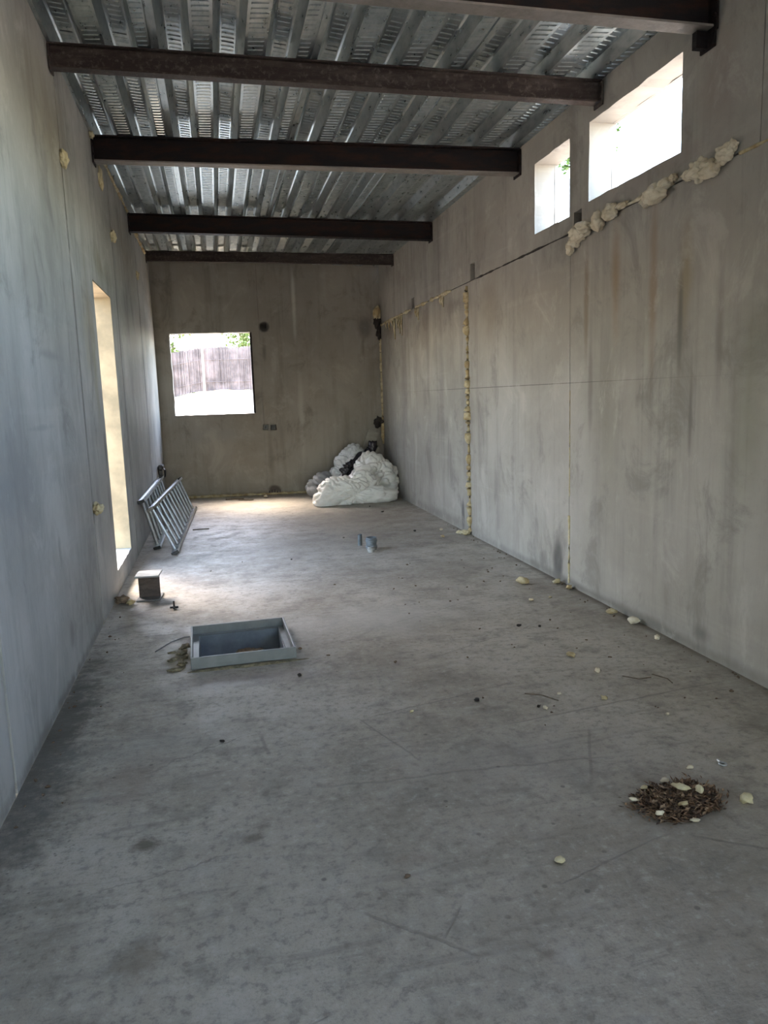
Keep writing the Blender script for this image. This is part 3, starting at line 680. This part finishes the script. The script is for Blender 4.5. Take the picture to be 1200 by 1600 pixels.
so = link_mesh('soil_heap', V, F, m_dirt, None, True, (.055, 4.6, -.489)); tag(so, 'brown soil lying in the bottom of the floor chamber', 'soil')
o = blobs('soil_clod', [((.10, 4.79, -.125), (.10, .06, .035)), ((.17, 4.75, -.13), (.05, .05, .04))], m_leaf2, 'light brown clod on the soil inside the floor chamber', cat='soil')
# mortar smeared against the rim
def smear(name, cx, cy, rx, ry, h, mat, label, seed, rz=0):
    n = 26; V = [(0, 0, h)]; F = []
    rings = 7
    for r in range(1, rings + 1):
        for a in range(n):
            th = 2 * math.pi * a / n; k = r / rings; w_ = 1 + .28 * noise.noise(Vector((math.cos(th) * 1.5, math.sin(th) * 1.5, seed)))
            x = math.cos(th) * rx * k * w_; y = math.sin(th) * ry * k * w_
            V.append((x, y, max(.0005, h * (1 - k ** 2) * (1 + .9 * noise.noise(Vector((x * 40, y * 40, seed)))))))
    for a in range(n): F.append((0, 1 + a, 1 + (a + 1) % n))
    for r in range(rings - 1):
        for a in range(n): F.append((1 + r * n + a, 1 + (r + 1) * n + a, 1 + (r + 1) * n + (a + 1) % n, 1 + r * n + (a + 1) % n))
    k0 = len(V); V += [(v[0], v[1], -.002) for v in V[1 + (rings - 1) * n:1 + rings * n]]
    for a in range(n): F.append((1 + (rings - 1) * n + a, k0 + a, k0 + (a + 1) % n, 1 + (rings - 1) * n + (a + 1) % n))
    F.append(tuple(k0 + a for a in range(n)))
    o = link_mesh(name, V, F, mat, None, True); o.location = (cx, cy, .0005); o.rotation_euler = (0, 0, rz); tag(o, label, 'mortar'); return o
m_mortar = plain('ochre_mortar', (.23, .19, .115), .9, 0, .45, 30, .7)
for n_, (x, y, q, rz_) in enumerate([(-.285, 4.66, .034, 1.4), (-.300, 4.555, .032, 1.2), (-.345, 4.44, .030, .9), (-.29, 4.36, .032, 1.6), (-.325, 4.26, .030, .2), (-.36, 4.58, .018, .4), (-.278, 4.465, .024, 1.5)]):
    v, f = lump((0, 0, 0), (q * 1.5, q * .75, q * .28), n_ * 7 + 3, 3, .5, 2.2)
    o = link_mesh('mortar_lump', v, f, m_mortar, None, True); o.location = (x, y, q * .08); o.rotation_euler = (0, 0, rz_)
    tag(o, ['rearmost ochre mortar lump left of the floor chamber', 'ochre mortar lump second from the back left of the floor chamber', 'ochre mortar lump halfway along the left side of the floor chamber', 'ochre mortar lump beside the front left corner of the chamber rim', 'frontmost ochre mortar lump, in front of the chamber left corner', 'smallest mortar lump, farthest from the chamber rim', 'ochre mortar lump touching the middle of the left chamber rim'][n_], 'mortar', 'mortar lumps left of the floor chamber')
smear('mortar_smear', .06, 4.212, .36, .028, .006, m_mortar, 'thin ochre mortar line in front of the floor chamber rim', 5, math.radians(1.5))

# ------------------------------------------------------------------ beam offcut standing on the floor
so_ = empty('beam_offcut', (-.605, 5.98, 0), math.radians(-4)); tag(so_, 'short steel beam offcut standing on the floor by the left wall', 'steel offcut')
b = MB(); b.box((-.085, -.10, .187), (.095, .11, .200), None, .002); b.build('top_flange', m_plate, so_)
b = MB(); b.box((-.085, -.10, .0), (.095, .11, .013), None, .002); b.build('bottom_flange', m_steel_grey, so_)
b = MB(); b.box((-.075, -.006, .013), (.085, .006, .187)); b.build('web', m_cleat, so_)
blobs('rubble_piece', [((-.80, 5.90, .028), (.05, .045, .028))], m_dirt, 'reddish brown rubble lump against the left wall beside the steel offcut', cat='rubble')
blobs('rubble_piece', [((-.73, 5.83, .018), (.03, .025, .018))], m_foam_old, 'small tan rubble crumb between left wall and steel offcut', cat='rubble')
b = MB(); b.tube([(-.43, 5.60, .012), (-.37, 5.60, .012)], .008, 6); b.tube([(-.40, 5.57, .012), (-.40, 5.63, .012)], .008, 6); b.tube([(-.40, 5.60, .0), (-.40, 5.60, .06)], .007, 6)
tag(b.build('floor_marker', m_black, None, False, (-.40, 5.6, 0)), 'small black cross-shaped marker on the floor behind the chamber', 'marker')

# ------------------------------------------------------------------ pipe stubs
def pipe(name, x, y, r, h, mat, label, ribs=0, wall=.005, tilt=0):
    n = 28; V = []; F = []
    prof = [(r, 0)]
    if ribs:
        for i in range(ribs):
            z = h * (i + .5) / ribs; prof += [(r, z - h * .22 / ribs), (r + .006, z - h * .15 / ribs), (r + .006, z + h * .15 / ribs), (r, z + h * .22 / ribs)]
    prof += [(r, h), (r - wall, h), (r - wall, .004), (0.0001, .004)]
    for rr, z in prof:
        for a in range(n):
            th = 2 * math.pi * a / n; V.append((rr * math.cos(th), rr * math.sin(th), z + tilt * rr * math.cos(th) * (z / h)))
    for i in range(len(prof) - 1):
        for a in range(n): F.append((i * n + a, i * n + (a + 1) % n, (i + 1) * n + (a + 1) % n, (i + 1) * n + a))
    F.append(tuple((len(prof) - 1) * n + a for a in range(n))); F.append(tuple(range(n)))
    o = link_mesh(name, V, F, mat); o.location = (x, y, 0); tag(o, label, 'pipe'); return o
pipe('pipe_stub', 1.345, 7.45, .022, .115, m_grey_pvc, 'thin dark grey pipe stub left of the wide one', tilt=.2)
pipe('pipe_stub', 1.415, 7.20, .052, .125, m_grey_pvc, 'wide dark grey pipe stub standing up from the floor', 2)
pipe('pipe_stub', 1.385, 7.08, .030, .055, m_plate, 'low light grey pipe end right in front of the wide pipe stub', 1)

# ------------------------------------------------------------------ ladders lying on their side against the left wall
def ladder(bl0, tl0, bl1, tl1, nr, label, rung_r=.017):
    """bl/tl = lower and upper rail ends, 0 near, 1 far"""
    bl0, tl0, bl1, tl1 = map(Vector, (bl0, tl0, bl1, tl1))
    root = empty('ladder', bl0.copy()); root.location.z = 0; tag(root, label, 'ladder', 'aluminium ladders leaning on the left wall')
    base = Vector((bl0.x, bl0.y, 0))
    up = (tl0 - bl0).normalized()
    def rail(a, c, flip):
        t = (c - a).normalized(); nn = t.cross(up).normalized(); L = (c - a).length
        M = Matrix.Translation(a - base) @ Matrix((( t.x, nn.x, up.x, 0), (t.y, nn.y, up.y, 0), (t.z, nn.z, up.z, 0), (0, 0, 0, 1)))
        b = MB(); s = -1 if flip else 1
        b.box((0, -.035, -.003), (L, .035, .003), M)          # web
        b.box((0, -.035, min(0, s * .025)), (L, -.031, max(0, s * .025)), M); b.box((0, .031, min(0, s * .025)), (L, .035, max(0, s * .025)), M)
        o = b.build('rail', m_alu, root)
        for e in (0, L):
            b = MB(); b.box((e - .012, -.037, min(0, s * .028) - .002), (e + .012, .037, max(0, s * .028) + .002), M, .003); b.build('end_cap', m_black, o)
    rail(bl0, bl1, True); rail(tl0, tl1, False)
    for i in range(nr):
        k = (i + .35) / nr
        a = bl0.lerp(bl1, k) + up * .004; c = tl0.lerp(tl1, k) - up * .004
        b = MB(); b.tube([a - base, c - base], rung_r, 8, True, Vector((0, 1, 0)), .8); b.build('rung', m_alu_rung, root)
    return root
ladder((-.505, 7.68, .032), (-.700, 7.72, .455), (-.405, 10.90, .032), (-.56, 10.90, .44), 11, 'front aluminium ladder lying on its side, leaning towards the left wall')
ladder((-.70, 8.02, .032), (-.815, 8.00, .50), (-.69, 10.75, .032), (-.80, 10.75, .49), 9, 'rear aluminium ladder between the front ladder and the left wall')
b = MB()
b.box((-.855, 10.95, .50), (-.80, 11.02, .60), None, .01); b.box((-.86 + .01, 10.80, .585), (-.775, 11.05, .66), None, .02)
b.tube([(-.80, 10.98, .62), (-.76, 10.90, .58), (-.76, 10.86, .50), (-.80, 10.84, .47)], .014, 6)
tag(b.build('strap_buckle', m_black, None, False, (-.82, 10.98, .5)), 'black plastic clamp sitting above the rear ladder on the left wall', 'clamp')
b = MB(); b.box((-.855, 11.05, .003), (-.825, 11.11, .56), None, .006)
tag(b.build('wooden_batten', m_board, None, False, (-.84, 11.08, 0)), 'short upright batten behind the black clamp on the left wall', 'batten')

# ------------------------------------------------------------------ sacks in the corner
yb_ = lambda x: yback(x)
o = sack('white_sack', (2.16, 10.98, .22), [(2.22, 10.98, .22, .32, .22, .28), (2.20, 11.0, .40, .22, .17, .22), (2.36, 10.98, .24, .18, .16, .28), (2.16, 11.0, .56, .09, .10, .13)], m_dome_sack, 6, .038, 4.2, 2, xmax=2.585)
tag(o, 'big rounded white sack, the tallest in front of the far corner', 'sack')
o = sack('white_sack', (1.78, 10.52, .12), [(1.50, 10.54, .10, .17, .17, .15), (1.66, 10.54, .20, .22, .16, .17), (1.92, 10.52, .17, .28, .15, .19), (2.22, 10.50, .09, .28, .13, .12), (1.40, 10.50, .06, .10, .13, .09), (1.95, 10.56, .30, .16, .10, .13)], m_white_sack, 6, .034, 5.0, 5, xmax=2.585)
tag(o, 'long crumpled bright white sack lying lowest at the front of the heap', 'sack')
o = sack('plastic_sack', (1.92, 11.55, .35), [(1.94, 11.52, .36, .24, .17, .30), (2.02, 11.55, .58, .17, .14, .20), (1.82, 11.55, .28, .14, .14, .22), (2.10, 11.62, .5, .13, .11, .22)], m_clear_sack, 6, .030, 4.4, 9, ymaxf=yb_)
tag(o, 'milky translucent plastic sack leaning on the back wall behind the white sacks', 'sack')
o = sack('grey_sack', (1.50, 11.45, .18), [(1.52, 11.42, .20, .12, .13, .17), (1.42, 11.42, .14, .14, .14, .13), (1.36, 11.42, .20, .07, .08, .06)], m_grey_sack, 5, .03, 3.5, 4, ymaxf=yb_)
tag(o, 'grey plastic sack at the left end of the heap', 'sack')
o = sack('black_bag', (1.92, 11.26, .42), [(1.88, 11.24, .42, .09, .05, .12), (1.99, 11.28, .52, .10, .05, .06), (2.08, 11.30, .62, .06, .04, .05)], m_black_sack, 5, .035, 7, 6)
tag(o, 'shiny black plastic bag wedged between the white and milky sacks', 'bag')
o = sack('black_bag', (2.30, 11.40, .6), [(2.31, 11.36, .74, .065, .06, .07), (2.28, 11.40, .58, .05, .05, .16)], m_black_sack, 5, .03, 8, 8)
tag(o, 'small black bag tip at the top of the heap in the corner', 'bag')
o = sack('beige_bundle', (2.42, 11.66, .4), [(2.42, 11.64, .52, .09, .08, .17), (2.42, 11.66, .25, .10, .10, .28)], m_board, 5, .02, 5, 3, xmax=2.585)
tag(o, 'beige paper bundle at the right of the small black bag tip', 'bundle')
b = MB(); M = Matrix.Translation((2.06, 11.80, .004)) @ Matrix.Rotation(math.radians(21), 4, 'Y')
b.box((-.09, 0, .04), (.09, .018, 1.02), M, .002)
tag(b.build('board', m_board, None, False, (2.06, 11.8, 0)), 'pale board leaning in the corner behind the sacks', 'board')
b = MB(); b.box((2.50, 11.18, .0), (2.580, 11.52, .36), None, .01)  # dark block fills the corner gap, standing in for its shadow
tag(b.build('shadow_block', m_hole, None, False, (2.52, 11.35, 0)), 'dark block added as the shadow between the sacks and the right wall', 'box')

# ------------------------------------------------------------------ leaf pile
def leaf_pile():
    V = []; F = []; MI = []
    cx, cy = 1.555, 2.27; a0 = math.radians(12)
    mound = smear('leaf_litter', cx, cy, .165, .105, .016, m_leaf3, 'x', 8, a0)
    for i in range(1500):
        th = random.uniform(0, 2 * math.pi); k = random.random() ** .6 * (1 + .2 * noise.noise(Vector((math.cos(th) * 2, math.sin(th) * 2, 1))))
        if random.random() < .07: k *= 1.25
        x = cx + k * (.185 * math.cos(th) * math.cos(a0) - .12 * math.sin(th) * math.sin(a0)); y = cy + k * (.185 * math.cos(th) * math.sin(a0) + .12 * math.sin(th) * math.cos(a0))
        z = .004 + max(0, (1 - k * k)) * .020 * random.uniform(.5, 1.3)
        L = random.uniform(.012, .038); wd = random.uniform(.0015, .006); an = random.uniform(0, math.pi); dz = random.uniform(-.15, .35) * L
        d = Vector((math.cos(an), math.sin(an), 0)); n_ = Vector((-d.y, d.x, random.uniform(-.5, .5)))
        p = Vector((x, y, z)); k0 = len(V)
        V += [tuple(p), tuple(p + d * L * .5 + n_ * wd + Vector((0, 0, dz * .6 + .001))), tuple(p + d * L + Vector((0, 0, dz))), tuple(p + d * L * .5 - n_ * wd + Vector((0, 0, dz * .6 - .001))), tuple(p + d * L * .5 + Vector((0, 0, dz * .6 - .003)))]
        V[k0:] = [(q[0], q[1], max(q[2], .0015)) for q in V[k0:]]
        F += [(k0, k0 + 1, k0 + 4), (k0 + 1, k0 + 2, k0 + 4), (k0, k0 + 4, k0 + 3), (k0 + 4, k0 + 2, k0 + 3)]
        mi = random.choices((0, 1, 2), (6, 5, 4))[0]; MI += [mi] * 4
    me = bpy.data.meshes.new('leaf_litter'); me.from_pydata(V, [], F)
    for m in (m_leaf1, m_leaf2, m_leaf3): me.materials.append(m)
    me.polygons.foreach_set('material_index', MI)
    o = bpy.data.objects.new('dry_leaves', me); C.objects.link(o); o['kind'] = 'stuff'
    o.parent = mound; o.matrix_parent_inverse = Matrix.LocRotScale(Vector((cx, cy, .0005)), Matrix.Rotation(a0, 3, 'Z'), None).inverted()
    mound['label'] = 'small swept heap of dry brown leaves and needles on the floor'; mound['category'] = 'leaf heap'; mound['kind'] = 'stuff'
leaf_pile()
def crumb(x, y, r, mat, label, group=None, z=0.0, name='foam_crumb', cat='foam crumb', el=1.4, seed=None, rz=None):
    if group and 'heap' in group: r *= .78
    sd_ = seed if seed is not None else random.randint(0, 90); rz = random.uniform(0, 3.1) if rz is None else rz
    v, f = lump((0, 0, 0), (r * el, r, r * .75), sd_, 2, .45, 1.7)
    zm = min(q[2] for q in v); v = [(q[0], q[1], q[2] - zm) for q in v]
    o = link_mesh(name, v, f, mat, None, True); o.location = (x, y, z); o.rotation_euler = (0, 0, rz); tag(o, label, cat, group); return o
HP = 'foam pieces lying on the leaf heap'
crumb(1.585, 2.305, .018, m_foam, 'long curved yellow foam piece on top of the leaf heap', HP, .026, el=2.1, rz=-.9, seed=4)
crumb(1.645, 2.275, .021, m_foam, 'upright rounded yellow foam piece at the right of the leaf heap', HP, .022, el=1.2, rz=1.4, seed=6)
crumb(1.575, 2.39, .014, m_foam_pale, 'small white foam chip at the back edge of the leaf heap', HP, .015, el=1.7, rz=0, seed=7)
crumb(1.475, 2.37, .012, m_foam_old, 'tan foam chip at the back left of the leaf heap', HP, .013, el=1.6, rz=.5)
crumb(1.395, 2.31, .011, m_foam_pale, 'thin pale chip at the left tip of the leaf heap', HP, .010, el=2.0, rz=-.5)
crumb(1.545, 2.225, .012, m_foam_old, 'narrow tan chip in the front of the leaf heap', HP, .014, el=2.3, rz=.1)
crumb(1.435, 2.205, .012, m_foam_pale, 'pale chip at the front left rim of the leaf heap', HP, .008, el=2.0, rz=0)
crumb(1.535, 2.145, .010, m_foam_pale, 'tiny pale chip lying just in front of the leaf heap', HP, 0, el=2.0, rz=-.4)
crumb(1.745, 2.62 - .14, .011, m_foam_pale, 'tiny pale oval chip just behind the leaf heap', HP, 0, el=2.0, rz=.1)
crumb(1.785, 2.205, .022, m_foam, 'lone yellow foam crumb on the floor right of the leaf heap', None, el=1.1, seed=11)
crumb(.985, 2.055, .014, m_foam, 'lone yellow foam crumb in the open floor in front of the leaf heap', None, el=1.1, seed=12)
# ring-shaped washer with a shank
b = MB(); b.tube([(.013 * math.cos(t * math.pi / 6), .013 * math.sin(t * math.pi / 6), .005) for t in range(13)], .0045, 6, False); b.tube([(0, .013, .005), (.002, .035, .005)], .005, 6)
o = b.build('screw_eye', m_plate); o.location = (1.885, 2.47, 0); tag(o, 'small metal screw eye lying on the floor behind the leaf heap', 'screw eye')

for x, y, r, m, lab in [
    (2.27, 5.42, .045, m_foam_old, 'flat tan foam piece on the floor left of the near panel joint'),
    (2.53, 5.36, .032, m_foam, 'pale foam lump right under the near panel joint'),
    (2.55, 5.18, .026, m_foam_old, 'tan foam lump beside the wall just past the near joint'),
    (2.51, 4.47, .032, m_foam_old, 'tan knobbly foam lump at the foot of the right wall'),
    (2.54, 4.24, .034, m_foam_pale, 'white broken foam lump at the foot of the right wall'),
    (2.50, 3.91, .022, m_foam_pale, 'small pale crumb in the dirt at the right wall foot'),
    (1.91, 3.54, .020, m_foam_pale, 'small white chip in the middle of the right floor'),
    (1.76, 3.19, .016, m_foam_old, 'tan crumb on the long floor crack'),
    (1.44, 3.17, .014, m_foam_pale, 'white chip left of the crack in the floor'),
    (1.58, 3.31, .011, m_foam_pale, 'tiny white chip beside the short twig'),
    (1.88, 3.79, .022, m_foam_old, 'flat tan chip right of the middle of the floor'),
    (2.26, 7.56, .020, m_foam, 'yellow crumb on the floor by the middle foam seam'),
    (2.36, 7.95, .018, m_foam_pale, 'pale crumb behind the yellow one near the middle foam seam'),
    (2.14, 4.95, .016, m_foam_pale, 'small pale chip on the bright patch of floor'),
    (2.30, 4.98, .013, m_foam_old, 'small tan chip between the bright floor and right wall'),
    (1.95, 2.95, .010, m_foam_pale, 'tiny pale chip far right behind the leaf heap'),
    (.82, 3.32, .010, m_foam, 'tiny yellow crumb in the centre of the floor'),
]: crumb(x, y, r * .8, m, lab)
for x, y, r, lab in [
    (1.82, 4.41, .020, 'black dirt clod on the bright middle floor'), (1.94, 4.36, .016, 'flat black scrap right of the black clod'),
    (2.07, 8.0, .022, 'small dark stone near the far foam seam'), (2.04, 9.55, .022, 'dark stone in front of the white sacks'),
    (1.98, 10.1, .016, 'tiny dark stone close to the white sacks'), (1.16, 3.35, .020, 'flat dark clod on the grey floor before the crack'),
    (1.42, 3.2, .014, 'dark crumb by the white chip'), (.40, 4.40, .016, 'reddish crumb at the right corner of the floor chamber'),
    (.35, 3.95, .020, 'dark crumb on the floor in front of the chamber corner'), (-.07, 3.25, .014, 'black crumb in the left foreground'),
    (1.25, 7.9, .018, 'dark crumb behind the pipe stubs'), (.6, 7.0, .014, 'dark crumb left of the pipe stubs')]:
    crumb(x, y, r * .55, m_hole if 'reddish' not in lab else m_dirt, lab, name='dirt_clod', cat='dirt clod')
# scattered tiny debris, one object each, nothing tells them apart
tiny = [crumb(0.9, 4.0, .008, m_dirt, 'tiny dark speck of grit scattered out on the open concrete floor', 'grit specks scattered on the floor', name='grit_speck', cat='grit')]
rg = random.Random(5)
for i in range(130):
    o = tiny[0].copy(); C.objects.link(o)
    if i >= 95 and i < 120: o['label'] = 'tiny dark grit speck lying along the foot of the left wall'; o['group'] = 'grit specks along the left wall'
    elif 60 <= i < 95: o['label'] = 'tiny dark grit speck lying along the foot of the right wall'; o['group'] = 'grit specks along the right wall'
    if i < 60: x = rg.uniform(1.2, 2.5); y = rg.uniform(3.0, 6.5)
    elif i < 95: x = 2.57 - abs(rg.gauss(0, .05)); y = rg.uniform(3.1, 9)
    elif i < 120: x = -.84 + abs(rg.gauss(0, .08)); y = rg.uniform(2.7, 5.8)
    else:
        x = rg.uniform(-.4, 2.3); y = rg.uniform(2.0, 11)
        if -.35 < x < .45 and 4.1 < y < 5.0: x += .9
    o.location = (x, y, 0); o.rotation_euler = (0, 0, rg.uniform(0, 6)); s = rg.uniform(.25, .8); o.scale = (s * rg.uniform(.8, 1.8), s, s)
def twig(pts, r, lab, mat=m_twig):
    b = MB(); b.tube([(p[0], p[1], r + (p[2] if len(p) > 2 else 0)) for p in pts], r, 6)
    c = pts[0]; tag(b.build('twig', mat, None, True, (c[0], c[1], 0)), lab, 'twig')
twig([(1.42, 3.37), (1.49, 3.33), (1.54, 3.24)], .003, 'straight dark twig beside the white chips')
twig([(2.0, 3.44), (2.06, 3.38), (2.13, 3.38)], .0025, 'thin curved twig near the right end of the crack')
twig([(2.16, 3.42), (2.20, 3.34), (2.19, 3.28)], .0025, 'short hooked twig closest to the right wall')
twig([(.05, 11.72, .0), (.18, 11.66, .01), (.32, 11.66, 0)], .014, 'brown stick lying at the foot of the back wall')
twig([(.24, 11.62), (.4, 11.52), (.46, 11.55)], .009, 'thin curved stick in front of the back wall stick')
twig([(-.37, 9.10), (-.29, 9.12), (-.18, 9.10)], .006, 'thin dark rod poking out from under the front ladder')
crumb(.66, 11.75, .03, m_foam_pale, 'flat white scrap on the floor below the back wall notch', name='paper_scrap', cat='scrap', el=2)
b = MB()
for i in range(5):
    xx = .74 + i * .042; b.tube([(xx, yback(xx) - .008, .0), (xx + .004, yback(xx) - .010, .07 + .012 * (i % 3))], .012, 6)
tag(b.build('rebar_stubs', m_cleat, None, False, (.82, 12.0, 0)), 'row of rusty bar ends at the foot of the back wall', 'bar ends')
b = MB(); b.tube([(-.46, 4.62, .004), (-.38, 4.78, .004), (-.30, 4.86, .005), (-.262, 4.84, .01)], .003, 6)
tag(b.build('wire', m_steel_grey, None, True, (-.4, 4.7, 0)), 'thin bent wire reaching the back left corner of the floor chamber', 'wire')

# ------------------------------------------------------------------ outside: retaining wall, cane fence, trees
def wz(x): return (1.72 if x > -.25 else 1.72 + (x + .25) * .17) + .02 * noise.noise(Vector((x * 3, 0, 0)))
rw_ = slab('retaining_wall', cuts(-4, 5, .25), [0, .3, .6, .9, 1.2, 1.5, 1.8], [], .4, lambda u, v, wv: (u, 16 + wv, -.16 + (v / 1.8) * (wz(u) + .16)), m_stucco, None, 0, .05)
tag(rw_, 'rough white retaining wall below the cane fence outside the back window', 'retaining wall')
def fence(xa, xb, lab):
    root = empty('cane_fence', ((xa + xb) / 2, 16.1, wz((xa + xb) / 2))); tag(root, lab, 'fence', 'brown cane fence panels outside the back window'); B = root.location
    b = MB(); x = xa; rr = random.Random(int(xa * 10))
    while x < xb:
        r = rr.uniform(.006, .011); z0 = wz(x) + .012; z1 = wz(x) + .885 + rr.uniform(-.02, .02); yy = 16.10 + rr.uniform(-.02, .02); lean = rr.uniform(-.003, .003)
        b.tube([(x - B.x, yy - B.y, z0 - B.z), (x + lean - B.x, yy - B.y, z1 - B.z)], r, 4); x += r * .75
    o = b.build('cane_screen', m_cane, root); o['kind'] = 'stuff'
    for zz in (.2, .65):
        b = MB(); b.tube([(xa - B.x, 16.07 - B.y, wz(xa) + zz - B.z), (xb - B.x, 16.07 - B.y, wz(xb) + zz - B.z)], .006, 5); b.build('tie_wire', m_cane, root)
fence(-3.2, -.24, 'left brown cane fence panel, its top sloping down to the left')
fence(-.19, 3.6, 'right brown cane fence panel seen through the back window, level top')
for x, lab in ((-.215, 'pale post between the two cane fence panels'), (-.85, 'pale post at the left edge of the back window view')):
    b = MB(); b.box((x - .022, 16.02, wz(x) - .05), (x + .022, 16.06, wz(x) + (.93 if x > -.5 else 1.3)), None, .004)
    tag(b.build('fence_post', m_post, None, False, (x, 16.04, wz(x) - .05)), lab, 'post', 'pale posts of the cane fence')
def tree(x, y, z0, h, R, mat, n, lab, seed, ls=.12, sp=.28, dx=0.0):
    root = empty('tree', (x, y, z0)); tag(root, lab, 'tree', 'trees outside'); rr = random.Random(seed)
    b = MB(); b.tube([(0, 0, 0), (.05, .02, h * .4), (-.04, .05, h * .7)], [.14, .10, .05], 8)
    for i in range(6):
        th = rr.uniform(-.3, .3) if dx else rr.uniform(0, 6.28); b.tube([(0, 0, h * rr.uniform(.35, .55)), (math.cos(th) * R * .6, math.sin(th) * R * .6, h * rr.uniform(.65, .95))], [.05, .015], 6)
    b.build('trunk', m_bark, root)
    V = []; F = []
    cl = [(dx + rr.uniform(-1, 1) * R * .75, rr.uniform(-1, 1) * R * .75, h * .75 + rr.uniform(-1, 1) * h * sp, rr.uniform(.3, .5) * R) for _ in range(12)]
    for i in range(n):
        c = cl[i % 12]; d = Vector((rr.gauss(0, 1), rr.gauss(0, 1), rr.gauss(0, 1))).normalized() * c[3] * rr.uniform(.6, 1.05)
        p = Vector(c[:3]) + d; a = Vector((rr.gauss(0, 1), rr.gauss(0, 1), rr.gauss(0, .6))).normalized(); q = a.cross(Vector((rr.gauss(0, 1), rr.gauss(0, 1), rr.gauss(0, 1)))).normalized()
        k0 = len(V); s = ls * rr.uniform(.6, 1.2); m = p + a * s * .5
        V += [tuple(p), tuple(m + q * s * .28), tuple(p + a * s), tuple(m - q * s * .28)]; F.append((k0, k0 + 1, k0 + 2)); F.append((k0, k0 + 2, k0 + 3))
    me = bpy.data.meshes.new('foliage'); me.from_pydata(V, [], F); me.materials.append(mat)
    o = bpy.data.objects.new('foliage', me); C.objects.link(o); o.parent = root; o['kind'] = 'stuff'
tree(-1.6, 19.5, -.16, 4.0, 1.2, m_green2, 11000, 'yellow-green tree behind the left cane fence panel', 1)
tree(1.3, 20.8, -.16, 4.4, 1.3, m_green2, 11000, 'bushy green tree behind the right cane fence panel', 2)
tree(4.8, 23, -.16, 5.0, 2.0, m_green, 7000, 'taller green tree farther right behind the fence', 3)
tree(6.25, 16.4, -.16, 9.9, 1.0, m_green, 6000, 'leafy tree showing in the smaller high window', 4, sp=.09, dx=1.55)
